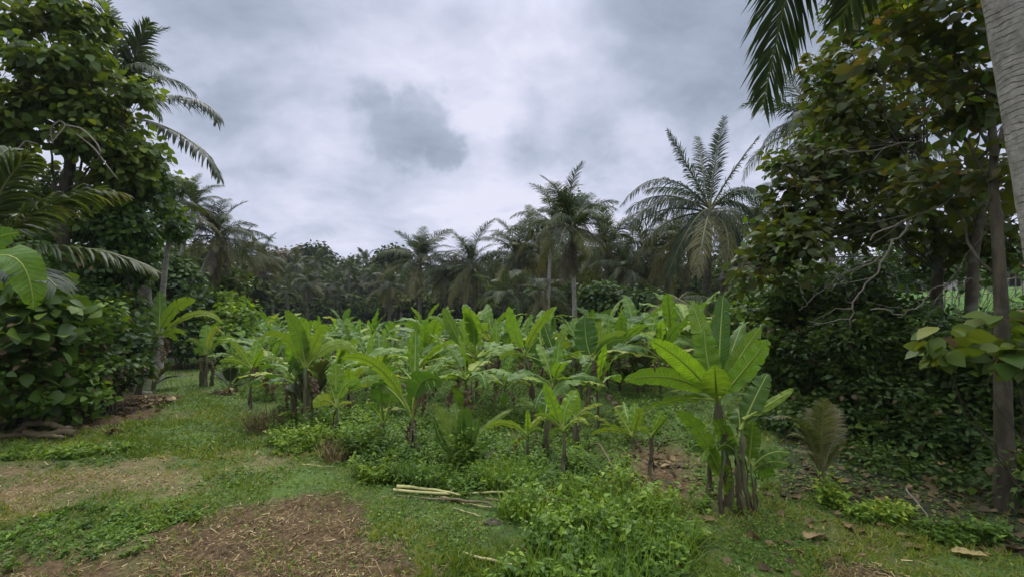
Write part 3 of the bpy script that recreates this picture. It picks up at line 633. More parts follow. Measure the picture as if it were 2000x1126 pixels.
# bare vines looping on the left tree
for k, (lab, pts) in enumerate([('pale looping vine high on the left tree, the fork-shaped one', [(103, 280, 9), (98, 250, 9), (118, 235, 9), (130, 245, 9), (104, 275, 8.9)]),
                 ('long bare vine arching down to the right across the left tree', [(130, 245, 9), (160, 250, 8.9), (190, 280, 8.9), (198, 300, 8.9), (190, 312, 9)]),
                 ('thin bare vine slanting down below the arching one on the left tree', [(150, 262, 9), (185, 290, 9), (210, 325, 9), (230, 350, 9.1)]),
                 ('short bare twig curling beside the fan-like fronds at left', [(35, 292, 9), (50, 275, 9), (75, 282, 9)])]):
    P = np.array([W(*p) for p in pts]); q = np.linspace(0, len(P) - 1, 24); P = np.stack([np.interp(q, range(len(P)), P[:, i]) for i in range(3)], -1)
    for _ in range(3): P[1:-1] = (P[:-2] + P[1:-1] * 2 + P[2:]) / 4
    mb = MB(); tube(mb, P, np.linspace(.018, .010, 24), 5); tag(link('bare_vine', mb.mesh('bare_vine', M['twig'], P[0]), None, P[0]), lab, 'vine', 'bare vines on the left tree')

# left edge shrubs
def shrub_px(label, bx, D, cls, tpl, size, m, **k): return bush(label, GD(bx, D), cl(*cls), tpl, size, M[m], **k)
shrub_px('large-leaved soft green shrub at the left edge under the banana leaf', 10, 7.4, [(20, 590, 7.2, 55, 60, 34), (50, 670, 7.1, 55, 45, 30), (0, 730, 7.1, 55, 50, 28), (120, 630, 7.3, 36, 36, 12), (90, 740, 7.4, 45, 30, 14)], LF_BIG, .27, 'vine', per=7, spread=.30, droop=.15, varb=.12)
shrub_px('bright fine-leaved shrub low at the left edge, behind the log pile', 70, 7.5, [(60, 720, 7.4, 80, 50, 60), (150, 730, 7.8, 50, 50, 50), (40, 780, 7.2, 70, 35, 60), (120, 785, 7.6, 50, 26, 40), (20, 800, 7.6, 50, 20, 30), (75, 790, 7.7, 50, 14, 30), (-40, 700, 7, 60, 80, 60)], LF_HEART, .10, 'bush_bright', per=16, spread=.2, droop=.1, varb=.0, stems=3)
shrub_px('yellow-green creeper clump on the left thicket, right of the big soft leaves', 150, 8.0, [(130, 680, 7.8, 45, 45, 40), (165, 640, 8, 50, 40, 40), (110, 600, 7.9, 40, 40, 30)], LF_HEART, .11, 'bush_bright', per=12, spread=.2)
shrub_px('dark undergrowth shrub filling the left thicket beneath the hanging vines', 200, 9, [(200, 700, 9, 60, 50, 80), (150, 750, 8.6, 60, 35, 60), (225, 640, 9.4, 60, 60, 80), (100, 650, 9, 90, 70, 100), (20, 560, 8.8, 90, 90, 100), (60, 480, 9, 90, 60, 80), (240, 730, 8.8, 25, 35, 30)], LF_BIG, .12, 'bush', per=16, spread=.28)
shrub_px('brownish twiggy shrub at the foot of the left thicket near the leaning banana', 205, 8.2, [(205, 745, 8.2, 30, 30, 20), (215, 700, 8.3, 25, 40, 24)], LF_SM, .07, 'bush', per=12, spread=.2, stems=14, varb=.35)
shrub_px('mid-green leafy shrub beyond the grass path, left of the field', 430, 17, [(430, 620, 17, 38, 36, 80), (465, 650, 16.5, 30, 22, 50), (400, 650, 17, 30, 26, 50), (440, 590, 18, 26, 18, 30)], LF_BIG, .17, 'bush_bright', per=16, spread=.35)
shrub_px('dark shrub at the far end of the grass path', 350, 15.5, [(350, 660, 15.5, 38, 26, 70), (330, 620, 16, 40, 34, 80), (375, 600, 17, 40, 35, 80)], LF_BIG, .16, 'bush', per=16, spread=.35)
shrub_px('olive green shrub in front of the leaning grey palm at left', 395, 20, [(395, 600, 20, 40, 16, 50), (445, 565, 21, 30, 26, 60), (345, 590, 19, 30, 22, 50)], LF_BIG, .2, 'bush', per=14, spread=.4, varb=.15)

# ================================================================== palms
FRL = dict()
def hero_frond(label_parent, pts, mats=('palm', 'rachis'), **k):
    """frond along control points in world space as a child of label_parent"""
    P = np.array(pts, float); b = np.array(label_parent.location); q = bez(P[0], P[1], P[2], 30) if len(P) == 3 else bez(P[0], P[1], P[2], 30, P[3])
    return link('frond', frond_mesh('palm_frond', q - b, [M[mats[0]], M[mats[1]]], **k), label_parent)
p1_ = palm('tallest palm of the right group, feathery upright fronds and coconuts, beyond the large banana clump', 1385, 420, 20, 172, 1380, nf=15, dead=5, nuts=True, tr=.19, seed=1, az0=.4, elev=(38, -38))
c1 = W(1387, 408, 20)
for (mx, my, ex, ey, dm, de, g) in [(1340, 320, 1304, 256, 0, .3, .4), (1398, 310, 1414, 230, .3, .6, .3), (1435, 330, 1482, 268, -.3, -.5, .4), (1372, 325, 1362, 268, 1.2, 2.2, .4),
                             (1295, 350, 1216, 398, -.3, -.6, .9), (1318, 400, 1248, 470, .4, .6, .9), (1465, 372, 1545, 430, 0, 0, .9), (1330, 370, 1262, 372, 1, 1.5, .8), (1450, 400, 1508, 480, -.6, -1, .9), (1350, 440, 1302, 540, -1, -1.2, 1.), (1425, 440, 1452, 545, -1, -1.3, 1.)]:
    m_ = W(mx, my, 20 + dm); e_ = W(ex, ey, 20 + de); hero_frond(p1_, [c1, 2 * m_ - (c1 + e_) / 2, e_], ll=.62 if ey < 300 else .9, n=84, w=.042, grav=g, vee=.1, var=.22, start=.10, r0=.045, rnd=.13)
palm('palm with a clean pale straight trunk standing in the middle of the field', 1116, 452, 15.5, 104, 1123, nf=24, dead=7, tr=.085, seed=2, pale=True)
palm('palm just right of the pale straight trunk, crown swept upright', 1186, 492, 27, 108, 1190, nf=22, dead=2, nuts=True, seed=3)
palm('palm half hidden behind the left side of the pale-trunked palm', 1056, 495, 30, 84, 1065, nf=20, dead=4, seed=4)
palm('palm with a thick brown skirt of dead fronds, left of the pale-trunked palm', 921, 522, 31, 82, 925, nf=22, dead=8, seed=5)
palm('palm with a neat round crown standing alone left of centre against the sky', 820, 515, 33, 78, 820, nf=22, dead=6, seed=6)
palm('low young palm with its crown just over the bananas, right of the skirted palm', 985, 582, 22, 66, 985, nf=16, dead=1, seed=7, elev=(80, 0))
palm('palm between the pale-trunked palm and the tallest one, fronds drooping', 1268, 505, 26, 92, 1265, nf=18, dead=4, seed=8)
palm('low brown drooping palm left of the tallest one, fronds hanging over the bananas', 1325, 590, 16.5, 82, 1318, nf=13, dead=6, seed=9, elev=(40, -45))
palm('light green palm behind the right shoulder of the tallest one', 1478, 440, 27, 84, 1478, nf=20, dead=3, seed=10)
palm('low palm hidden under the tallest one, only lower fronds showing', 1440, 560, 21, 66, 1450, nf=14, dead=3, seed=11, elev=(50, -30))
palm('low palm in the shade right of the pale straight trunk', 1225, 590, 22, 60, 1220, nf=14, dead=2, seed=12, elev=(60, -20))
palm('tall slim palm at left, clear against the sky on a thin trunk leaning right', 378, 408, 19, 74, 335, nf=16, dead=3, tr=.085, seed=47, pale=True)
palm('palm standing high just left of the pale-trunked one', 1078, 440, 22, 84, 1070, nf=17, dead=3, tr=.10, seed=48, pale=True)
palm('palm with a full dark crown between the skirted palm and the pale-trunked one', 1010, 505, 29, 78, 1012, nf=20, dead=5, seed=41)
palm('thin palm leaning right, squeezed between the drooping palm and the tallest one', 1315, 470, 27, 80, 1300, nf=18, dead=4, seed=42)
palm('stocky palm low behind the crowd right of the pale trunk', 1225, 535, 24, 78, 1228, nf=18, dead=5, seed=43)
palm('palm low in the shade between the round-crowned palm and the skirted one', 872, 548, 32, 62, 870, nf=18, dead=4, seed=44)
palm('palm low behind the field left of the round-crowned palm', 762, 560, 36, 50, 760, nf=18, dead=4, seed=45)
palm('short palm hanging over the bananas between the low young palm and the pale trunk', 1060, 570, 23, 76, 1062, nf=16, dead=4, seed=46, elev=(60, -40))
pr_ = palm('shaggy grey palm whose crown shows behind the large-leaved tree at right', 1596, 255, 14.5, 135, 1625, nf=22, dead=6, tr=.17, seed=13, az0=2.9)
palm('palm far back behind the right thicket, seen through the branches', 1720, 330, 19, 140, 1735, nf=18, dead=4, seed=14)
# left group
lp = palm('tall palm behind the left tree, long fronds reaching out to the right over the sky', 235, 175, 13, 115, 285, nf=10, dead=2, seed=20, elev=(88, 20), tr=.16, lean_d=.5)
cc = W(238, 205, 13)
for a in ([cc, W(330, 170, 12.8), W(430, 195, 12.6), W(424, 238, 12.5)], [W(240, 228, 13), W(310, 235, 12.8), W(400, 270, 12.6), W(430, 350, 12.4)]):
    hero_frond(lp, a, ll=.75, n=62, w=.055, grav=.75, vee=0, var=.32, rnd=.14, start=.18, r0=.04)
hero_frond(lp, [cc, W(262, 150, 13), W(262, 80, 13), W(292, 45, 13)], ll=.75, n=56, w=.055, grav=.35, vee=0, var=.3, start=.12)
hero_frond(lp, [cc, W(225, 120, 13), W(228, 60, 13), W(208, 5, 13)], ll=.95, n=56, w=.055, grav=.2, vee=0, var=.3, start=.12)
hero_frond(lp, [cc, W(262, 160, 13.3), W(295, 140, 13.2), W(300, 160, 13)], ll=.6, n=44, w=.055, grav=.4, vee=0, var=.25, start=.12)
palm('slim palm at left with a whitish lower trunk and sparse crown', 338, 418, 12.8, 78, 312, nf=15, dead=3, nuts=True, tr=.08, seed=21, pale=True)
palm('palm at left on a trunk leaning left to its foot, dense grey crown', 424, 468, 20, 88, 372, nf=22, dead=7, tr=.15, seed=22, pale=True)
palm('smaller palm close behind the right side of the leaning palm at left', 478, 494, 31, 58, 470, nf=18, dead=3, seed=23)
palm('mid-distance palm left of the far tree line, standing over fallen trunks', 517, 512, 38, 48, 515, nf=20, dead=5, seed=24)
palm('palm with low-hanging fronds at the back of the field, left part', 603, 556, 44, 40, 600, nf=18, dead=4, seed=25)
palm('palm at the back of the field between the two mid-distance palms', 655, 560, 48, 36, 655, nf=18, dead=4, seed=26)
palm('palm at the back of the field above the bare earth bank', 724, 545, 52, 34, 722, nf=20, dead=4, seed=27)
# near low palm at the left edge
b0 = GD(-70, 5.4); t = empty('coconut_palm', b0, 'young palm at the left edge with arching fronds crossing in front of the big tree', 'palm tree')
mb = MB(); c0 = W(-60, 500, 5.4); tube(mb, bez((0, 0, -.1), (c0 - b0) * .5, c0 - b0, 14), np.linspace(.16, .12, 14), 12, rough=.04); link('trunk', mb.mesh('palm_trunk', M['ptrunk']), t)
for a, kw in (([c0, W(30, 440, 5.5), W(120, 355, 5.8), W(240, 378, 6.2)], dict(var=.5)), ([c0, W(40, 470, 5.4), W(190, 470, 5.6), W(298, 525, 5.8)], dict(var=.55, dry_tip=.45)),
              ([c0, W(-10, 400, 5.4), W(10, 330, 5.5), W(60, 310, 5.6)], dict(var=.4)), ([c0, W(-40, 380, 5.6), W(-10, 300, 5.8), W(20, 290, 6)], dict(var=.4)), ([c0, W(-20, 520, 5), W(60, 500, 4.9), W(110, 560, 4.8)], dict(var=.3)),
              ([c0, W(0, 430, 5.8), W(60, 390, 6.4), W(90, 420, 7)], dict(var=.3))):
    hero_frond(t, a, ll=.55, n=64, w=.030, grav=.55, vee=.1, start=.15, r0=.022, rnd=.1, **kw)
# frond tip poking in at the very left
# foreground coconut trunk at the right edge, its crown above the frame
bt = GD(2150, 3.3); ct = np.array([3.7, 4.0, 7.1]); t = empty('coconut_palm', bt, 'massive ringed grey coconut trunk at the right edge, its dark fronds hanging in above', 'palm tree')
P = bez(bt - [0, 0, .1], W(2062, 420, 3.3), ct, 60); P[20:] = P[20:]
mb = MB(); tube(mb, P - bt, np.linspace(.145, .12, 60) * (1 + .05 * np.exp(-np.linspace(0, 12, 60))) * (1 + .012 * np.sin(np.arange(60) * 1.9)), 28, rough=.012); link('trunk', mb.mesh('palm_trunk', M['ptrunk'], (0, 0, 0)), t)
hero_frond(t, [ct, np.array([3.05, 4.9, 6.9]), W(1545, -40, 5.6), W(1490, 202, 5.8)], ll=.95, n=96, w=.036, grav=.30, vee=0, var=.12, start=.12, r0=.035, rnd=.07)
hero_frond(t, [ct, np.array([3.6, 4.6, 7.2]), W(1740, -120, 5.2), W(1640, 40, 5.6)], ll=.8, n=80, w=.036, grav=.35, vee=0, var=.12, start=.12, r0=.03)
for az in (-2.4, -1.9, -1.3, -.8, -.3, .1, .5):
    e = random.choice([10, 30, 48]); link('frond', FR[e][0], t, ct - bt, (0, 0, az), .95)

# far palms of the tree line: individuals that share one look
SKYL = [(180, 'the vine-draped thicket at left'), (338, 'the slim whitish palm at left'), (424, 'the dense leaning palm at left'), (478, 'the smaller palm behind the leaning one'), (517, 'the palm over the fallen trunks'), (565, 'the rusty brown crowned tree'), (612, 'the bushy dark skyline tree'), (655, 'the lowest palm at the back of the field'), (724, 'the palm above the earth bank'),
        (770, 'the flat umbrella-shaped tree'), (820, 'the round-crowned palm'), (921, 'the palm with the dead skirt'), (985, 'the low young palm'), (1056, 'the palm left of the pale trunk'), (1116, 'the pale-trunked palm'), (1186, 'the palm right of the pale trunk'), (1268, 'the drooping palm'), (1325, 'the low brown palm'), (1385, 'the tallest palm'), (1478, 'the light green palm')]
UP = {}
k = 0; far_spots = []
for px, py, D, r in [(640, 520, 76, 20), (672, 522, 80, 20), (700, 518, 84, 21), (728, 524, 80, 20), (752, 530, 78, 18), (585, 535, 66, 24), (560, 545, 60, 24), (625, 548, 62, 24), (690, 545, 64, 23), (780, 548, 62, 22), (870, 556, 58, 24), (850, 540, 70, 22),
                     (545, 560, 52, 27), (575, 575, 50, 24), (630, 580, 54, 24), (690, 572, 58, 24), (750, 572, 60, 22), (960, 530, 52, 28), (1010, 520, 48, 30), (1150, 560, 40, 32), (1040, 560, 40, 34), (1350, 520, 38, 44), (1420, 500, 36, 48), (1500, 520, 36, 46), (1100, 530, 46, 30), (1230, 530, 40, 36), (890, 575, 50, 26), (1310, 545, 34, 40),
                     (500, 548, 44, 34), (530, 570, 42, 30), (560, 572, 41, 28), (640, 566, 46, 30), (668, 580, 44, 26), (700, 560, 48, 28), (735, 562, 50, 27), (760, 552, 54, 26), (610, 535, 56, 26), (790, 570, 46, 26), (660, 535, 58, 25), (860, 572, 44, 28), (580, 520, 52, 32), (620, 515, 55, 30), (715, 512, 58, 28), (745, 520, 50, 30), (680, 528, 47, 30),
                     (455, 540, 40, 34), (350, 500, 34, 46), (270, 470, 32, 60), (180, 480, 30, 60)]:
    left = px < 800; d_, nm_ = min((abs(px - a), b) for a, b in SKYL); pos = [a for a, b in SKYL if b == nm_][0]; sd = 'straight beyond' if abs(px - pos) < 12 else ('beyond and left of' if px < pos else 'beyond and right of'); q_ = UP.get((sd, nm_), 0); UP[(sd, nm_)] = q_ + 1
    palm(['distant palm', 'second distant palm', 'third distant palm', 'fourth distant palm', 'fifth distant palm'][q_] + ' ' + sd + ' ' + nm_, px, py, D, r, nf=13, dead=0, far=True, seed=100 + k,
         group='distant palms of the left tree line' if left else 'background palms behind the right group', tr=.15)
    k += 1

# ================================================================== far and middle broadleaf trees
def ftree(label, px, py, D, rx, ry, m='far', size=.35, n=110, group=None, name='broadleaf_tree'):
    b = GD(px, D); cs = []
    k = 6
    for i in range(k):
        a = rng.random() * 6.28; q = rng.random() ** .5
        cs.append((px + math.cos(a) * rx * .55 * q, py + math.sin(a) * ry * .5 * q, D + rng.normal(0, .02) * D * .5, rx * .52, ry * .5, n // k))
    tree(label, name, 'tree', b, W(px, py, D), .02 * D * .2, .03, cl(*cs), LF_BIG, size, M[m], per=20, spread=size * 2.4, twig=False, group=group)
ftree('rusty brown crowned tree on the left skyline beside the leaning palm', 535, 505, 62, 34, 26, 'far_warm', .45, 140)
ftree('bushy dark tree poking above the far tree line left of centre', 612, 505, 70, 34, 22, 'far', .5, 120)
ftree('flat feathery umbrella-shaped tree left of the round-crowned palm', 770, 500, 50, 36, 16, 'far', .35, 110)
ftree('dark rounded glossy tree just right of the pale straight palm trunk', 1185, 585, 21, 46, 44, 'bush', .2, 170)
ftree('dense dark tree between the low brown palm and the pale-trunked one', 1265, 600, 20, 44, 50, 'bush', .2, 160)
ftree('small slender tree with its leafy tip above the pale-trunked palm', 1125, 400, 27, 12, 26, 'bush', .25, 40)
ftree('dark broad tree behind the two palms right of the centre', 1060, 600, 26, 60, 40, 'bush', .22, 160)
ftree('leafy green tree behind the tallest palm, lower right', 1475, 610, 17, 44, 50, 'vine', .2, 170)
ftree('broad dark tree between the field and the tallest palm', 1390, 620, 19, 50, 34, 'bush', .2, 120)
ftree('olive bushy tree at the left back corner of the field', 470, 570, 34, 44, 34, 'far', .35, 130)
ftree('dark tree behind the skirted palm in the background', 900, 590, 38, 60, 24, 'far', .3, 120)
ftree('dark tree at the foot of the round-crowned palm', 800, 595, 42, 46, 20, 'far', .3, 100)
ftree('dull green tree filling the gap behind the left trunks', 540, 580, 46, 50, 24, 'far', .35, 110)

def wood():
    """the far-off wood that reads as one dark mass"""
    mb = MB(); cs = []
    for i in range(330):
        px = rng.uniform(-300, 2300); D = rng.uniform(64, 100); 
        top = 520 if 480 < px < 1000 else 500
        py = rng.uniform(top + 6, 616); cs.append((px, py, D, 46, 22, 12))
    foliage(mb, cl(*cs), LF_BIG, .55, 44, 2.2, .3, shell=.3, jit=1.0)
    for i in range(60):
        b = GD(rng.uniform(300, 1500), rng.uniform(62, 70)); tube(mb, [b, b + [rng.normal(0, .5), 0, rng.uniform(3, 6)]], [.16, .1], 5, mi=1)
    tag(link('distant_wood', mb.mesh('distant_wood', [M['far'], M['bark']])), 'distant dark green wood closing the back of the field', 'wood', None, 'stuff')
    mb = MB(); cs = []
    for i in range(70):
        px = rng.uniform(1000, 1600) ; D = rng.uniform(36, 52); cs.append((px, rng.uniform(540, 600), D, 45, 26, 14))
    for i in range(40):
        px = rng.uniform(-250, 460) ; D = rng.uniform(26, 36); cs.append((px, rng.uniform(500, 600), D, 60, 36, 12))
    for i in range(90):
        cs.append((rng.uniform(440, 1010), rng.uniform(588, 616), rng.uniform(44, 60), 34, 12, 12))
    foliage(mb, cl(*cs), LF_BIG, .36, 28, 1.2, .3, shell=.3, jit=1.0)
    tag(link('background_thicket', mb.mesh('background_thicket', M['far'])), 'dark leafy thicket between and behind the palm trunks', 'thicket', None, 'stuff')
wood()
# bare earth bank at the back of the field
mb = MB(); xs = np.linspace(0, 1, 40); p0 = GD(670, 56); p1 = GD(775, 56)
rows = []
for j, (dy, dz) in enumerate([(0, -.1), (.5, .6), (1.2, 1.15), (2.5, 1.3), (5, -.1)]):
    rows.append(p0 + (p1 - p0) * xs[:, None] + np.stack([0 * xs, dy + rng.normal(0, .15, 40), dz * np.sin(xs * 3.14) ** .4 + rng.normal(0, .06, 40)], -1))
V = np.stack(rows).reshape(-1, 3); a = np.arange(4)[:, None] * 40; b = np.arange(39)[None]
mb.add(V, np.stack([a + b, a + b + 1, a + b + 41, a + b + 40], -1).reshape(-1, 4)); tag(link('earth_bank', mb.mesh('earth_bank', bark_mat('bare_earth', [(0, (.06, .04, .03)), (1, (.20, .125, .09))], 2))), kind='structure')

# ================================================================== bananas: the near plants, leaf by leaf
def hleaf(t, base, mid, tip, wpx, m='banana', roll=0.0, fold=.25, droop=.5, tear=.3, pet=.14, nm='leaf', dz=0.0, midw=.010, var=.5):
    o = np.array(t.location); b, mi_, e = W(*base), W(*mid), W(*tip)
    c = 2 * mi_ - (b + e) / 2; P = bez(b, c, e, 30)
    T = nrm(e - b); view = nrm((b + e) / 2 - np.array([0, 0, EYE])); ref = nrm(np.cross(T, view)); 
    hor = nrm(np.cross((e - b) * [1, 1, 0] + 1e-5, [0, 0, 1.])) 
    if ref @ hor < 0: ref = -ref
    w = wpx / 2 / F * (base[2] + tip[2]) / 2 * .98
    a, p = bleaf(P - o, w, fold, droop, tear, roll, pet, midw=midw, ref=ref, var=var)
    lo = link(nm, a.mesh('banana_leaf', M[m]), t); link('petiole', p.mesh('banana_petiole', M['petiole' if m != 'banana_dry' else 'banana_dry']), lo)
def bplant(label, bx, by, tx, ty, leaves, r=.05, group=None, stems=(), dry=2, rsd=0, D=None):
    b = G(bx, by) if D is None else GD(bx, D); D = b[1]; t = empty('banana_plant', b, label, 'banana plant', group); rs = random.Random(rsd + bx)
    for i, (x0, y0, x1, y1, rr, dd) in enumerate([(bx, by, tx, ty, r, 0)] + list(stems)):
        s0 = GD(x0, D + dd) ; s1 = W(x1, y1, D + dd)
        mb = MB(); n = 18; P = wob(bez(s0 - [0, 0, .06], (s0 + s1) / 2 + rng.normal(0, .02, 3), s1, n), .02)
        rr *= .72; tube(mb, P - b, np.linspace(rr * 1.3, rr * .6, n) * (1 + .05 * (rng.random(n) - .5)), 10, np.repeat(np.linspace(0, 1, n), 10), rough=.1, cap=False)
        for q in range(int(14 * rr / .05)):
            j = rng.integers(1, n - 1); a = rng.random() * 6.28; o = np.array([math.cos(a), math.sin(a), 0]); s = np.array([-o[1], o[0], 0]); c = P[j] - b + o * rr * .8; L_ = rng.uniform(.1, .3)
            mb.add([c - s * .022, c + s * .022, c + o * .03 + s * .03 - [0, 0, L_ * .5], c + o * .03 - s * .02 - [0, 0, L_ * .5], c + o * .02 - [0, 0, L_]], [np.array([(0, 1, 2, 3)]), np.array([(3, 2, 4)])], .5)
        link('stem', mb.mesh('banana_stem', M['bstem']), t)
    for lf in leaves:
        (ex, ey, mx, my, wp, m) = lf[:6]; kw = dict(lf[6]) if len(lf) > 6 else {}
        bx2, by2 = kw.pop('base', (tx, ty)); d = kw.pop('d', rs.uniform(-.25, .25)); d *= D / 5
        hleaf(t, (bx2, by2 + 4, D), (mx, my, D + d * .5), (ex, ey, D + d), wp, {'b': 'banana', 'n': 'banana_new', 'd': 'banana_dry'}[m], roll=kw.pop('roll', rs.uniform(-.4, .4)), **kw)
    top = W(tx, ty, D) - b
    for q in range(dry):
        lm, pm = rs.choice(BL['dry']); link('dry_leaf', lm, t, top * [1, 1, rs.uniform(.8, .98)], (0, R(rs.uniform(-10, 25)), rs.random() * 6.28), rs.uniform(.35, .65) * (r / .05) ** .5)
    return t
wide = dict(fold=.22, droop=.3, tear=.1)
bplant('largest banana clump in front at right, broad glossy leaves fanning over several brown stems', 1425, 985, 1402, 778, [
    (1268, 662, 1340, 712, 42, 'n', dict(wide, d=-.35, roll=.1)), (1217, 742, 1318, 738, 42, 'b', dict(wide, d=-.1, roll=.35, var=.3)), (1258, 800, 1330, 778, 24, 'b', dict(d=-.3, roll=.9, var=.6)),
    (1376, 640, 1382, 705, 50, 'n', dict(wide, d=.15, roll=-.2)), (1350, 586, 1372, 655, 40, 'b', dict(wide, d=.35, var=.55)), (1413, 572, 1406, 670, 42, 'b', dict(wide, d=.5, var=.15)),
    (1454, 624, 1428, 690, 32, 'b', dict(d=.6, var=.3)), (1487, 637, 1440, 705, 38, 'b', dict(wide, d=.15, var=.7)), (1501, 661, 1448, 728, 44, 'n', dict(wide, d=-.3, roll=.3)), (1396, 712, 1398, 750, 58, 'b', dict(fold=-.15, droop=.3, tear=0, d=-.5, roll=0, var=.55, pet=.2)),
    (1300, 690, 1360, 715, 30, 'b', dict(d=.7, var=.2)),
    (1500, 728, 1478, 770, 42, 'b', dict(base=(1446, 835), d=.3, var=.15)), (1551, 757, 1500, 790, 20, 'b', dict(base=(1450, 815), d=.2, var=.9)), (1470, 820, 1468, 850, 36, 'b', dict(base=(1462, 905), d=-.1, var=.4, **wide)),
    (1545, 886, 1505, 884, 26, 'b', dict(base=(1466, 910), d=-.1, var=.5, roll=.3)), (1542, 906, 1500, 902, 26, 'b', dict(base=(1466, 915), d=.05, var=.5, roll=.2)), (1322, 803, 1362, 835, 34, 'b', dict(base=(1400, 900), d=-.1, var=.25)),
    (1345, 880, 1370, 870, 26, 'b', dict(base=(1400, 905), d=.1, var=.3)), (1400, 880, 1420, 868, 30, 'b', dict(base=(1445, 890), d=-.3, var=.3, roll=.5)), (1500, 935, 1485, 915, 40, 'b', dict(base=(1462, 915), d=.1, var=.3)), (1372, 905, 1385, 880, 30, 'b', dict(base=(1412, 940), d=-.3, var=.4)), (1418, 905, 1420, 930, 18, 'n', dict(base=(1420, 975), d=-.25)), (1400, 815, 1410, 835, 34, 'b', dict(base=(1432, 880), d=-.2, var=.2)), (1420, 820, 1440, 800, 44, 'b', dict(base=(1446, 850), d=.4, var=.1))],
    r=.052, stems=[(1440, 975, 1446, 805, .036, .15), (1466, 972, 1450, 838, .03, -.1), (1392, 962, 1384, 860, .03, .2), (1478, 960, 1466, 905, .02, -.15), (1410, 990, 1414, 880, .026, -.15), (1450, 985, 1436, 870, .026, -.2)], dry=0)
bplant('small banana with one yellow-green leaf standing up, second from the large clump', 1235, 878, 1235, 848, [(1239, 784, 1239, 815, 23, 'n', dict(wide, roll=0)), (1201, 797, 1216, 818, 20, 'b', dict(wide, var=.8)), (1253, 794, 1246, 816, 20, 'b', dict(wide, var=.7)), (1153, 848, 1192, 838, 12, 'b', dict(var=.9, roll=.8)), (1171, 828, 1200, 832, 10, 'b', dict(var=.8, roll=.9)), (1217, 782, 1224, 810, 14, 'b', dict(d=.5))], r=.03, dry=1)
bplant('thin-stemmed small banana nearest the left of the large clump', 1270, 928, 1271, 848, [(1294, 799, 1284, 822, 18, 'n', dict(roll=.2)), (1306, 812, 1290, 828, 15, 'b', dict(var=.4)), (1246, 840, 1258, 838, 14, 'b', dict(var=.7)), (1290, 850, 1282, 842, 14, 'b', dict(var=.1))], r=.025, dry=1)
bplant('slender banana with a single tall pale leaf leaning left, nearest in the middle right', 1099, 928, 1100, 835, [(1063, 746, 1080, 788, 24, 'n', dict(wide, roll=0)), (1129, 760, 1108, 790, 28, 'n', dict(wide, roll=.3)), (1042, 812, 1070, 812, 12, 'b', dict(var=.7, roll=.6)), (1150, 830, 1128, 818, 12, 'b', dict(var=.7, roll=.5)), (1075, 858, 1085, 838, 12, 'b')], r=.03, dry=1)
bplant('banana right behind the slender one with the tall pale leaf', 1127, 880, 1124, 812, [(1125, 763, 1124, 788, 21, 'n', dict(wide, roll=0)), (1177, 788, 1148, 796, 10, 'b', dict(var=.8, roll=.7)), (1160, 812, 1145, 806, 11, 'b', dict(var=.8)), (1090, 800, 1108, 800, 12, 'b'), (1190, 826, 1158, 812, 10, 'b', dict(var=.9, roll=.8))], r=.035, dry=2)
bplant('small banana with a long low leaf reaching left, right of the coconut seedling', 1032, 910, 1030, 845, [(946, 834, 992, 826, 15, 'b', dict(var=.85, roll=.6)), (998, 868, 1014, 858, 11, 'n', dict(roll=.4)), (1065, 811, 1046, 822, 12, 'b', dict(var=.8, roll=.4)), (1062, 842, 1048, 836, 10, 'b'), (1030, 800, 1031, 822, 12, 'n')], r=.025, dry=1)
bplant('dark-stemmed banana between the slender one and the coconut seedling', 1066, 897, 1064, 815, [(1070, 765, 1068, 790, 22, 'b', dict(var=.4)), (1050, 790, 1056, 802, 18, 'b', dict(var=.2)), (1090, 795, 1078, 802, 16, 'b'), (1040, 828, 1052, 820, 12, 'b')], r=.04, dry=3)
bplant('upright banana with tall stem and torn dark-backed leaves, left of the coconut seedling', 814, 893, 806, 812, [(664, 699, 738, 716, 30, 'b', dict(base=(800, 800), d=-.3, roll=.7, var=.6, pet=.2)), (868, 742, 822, 748, 56, 'b', dict(fold=-.1, droop=.5, tear=.3, d=-.4, roll=.2, var=.05, pet=.3)), (700, 745, 752, 752, 30, 'b', dict(d=.2, var=.5, pet=.25)),
    (835, 768, 822, 772, 26, 'd', dict(pet=.5)), (812, 640, 810, 730, 18, 'b', dict(d=.4, var=.5, pet=.4)), (870, 700, 838, 738, 20, 'b', dict(d=.4, pet=.3)), (764, 782, 780, 782, 16, 'b', dict(pet=.3))], r=.036, dry=2)
bplant('low banana with a dark cupped leaf on long pale stalks, front of the middle', 749, 866, 749, 826, [(743, 738, 745, 780, 42, 'b', dict(fold=.5, droop=.7, var=.0, d=-.4, roll=0, pet=.45)), (766, 770, 758, 798, 14, 'b', dict(pet=.6)), (720, 790, 734, 800, 16, 'b', dict(pet=.5))], r=.03, dry=1)
bplant('banana with one stiff upright leaf and one bright leaf at its side, left of centre', 656, 857, 657, 790, [(656, 707, 656, 742, 36, 'b', dict(wide, roll=0, var=.75, pet=.3)), (703, 742, 674, 752, 24, 'n', dict(roll=.3, pet=.2)), (611, 794, 634, 780, 26, 'b', dict(var=.8, roll=.2)), (688, 786, 672, 786, 8, 'b', dict(var=.9)), (640, 740, 650, 765, 14, 'b')], r=.03, dry=1)
bplant('short banana just behind the stiff upright leaf, left of centre', 682, 820, 682, 762, [(712, 718, 692, 736, 18, 'b', dict(var=.7)), (680, 715, 681, 738, 18, 'b'), (650, 738, 666, 742, 14, 'b'), (722, 752, 700, 752, 12, 'n')], r=.03, dry=2)
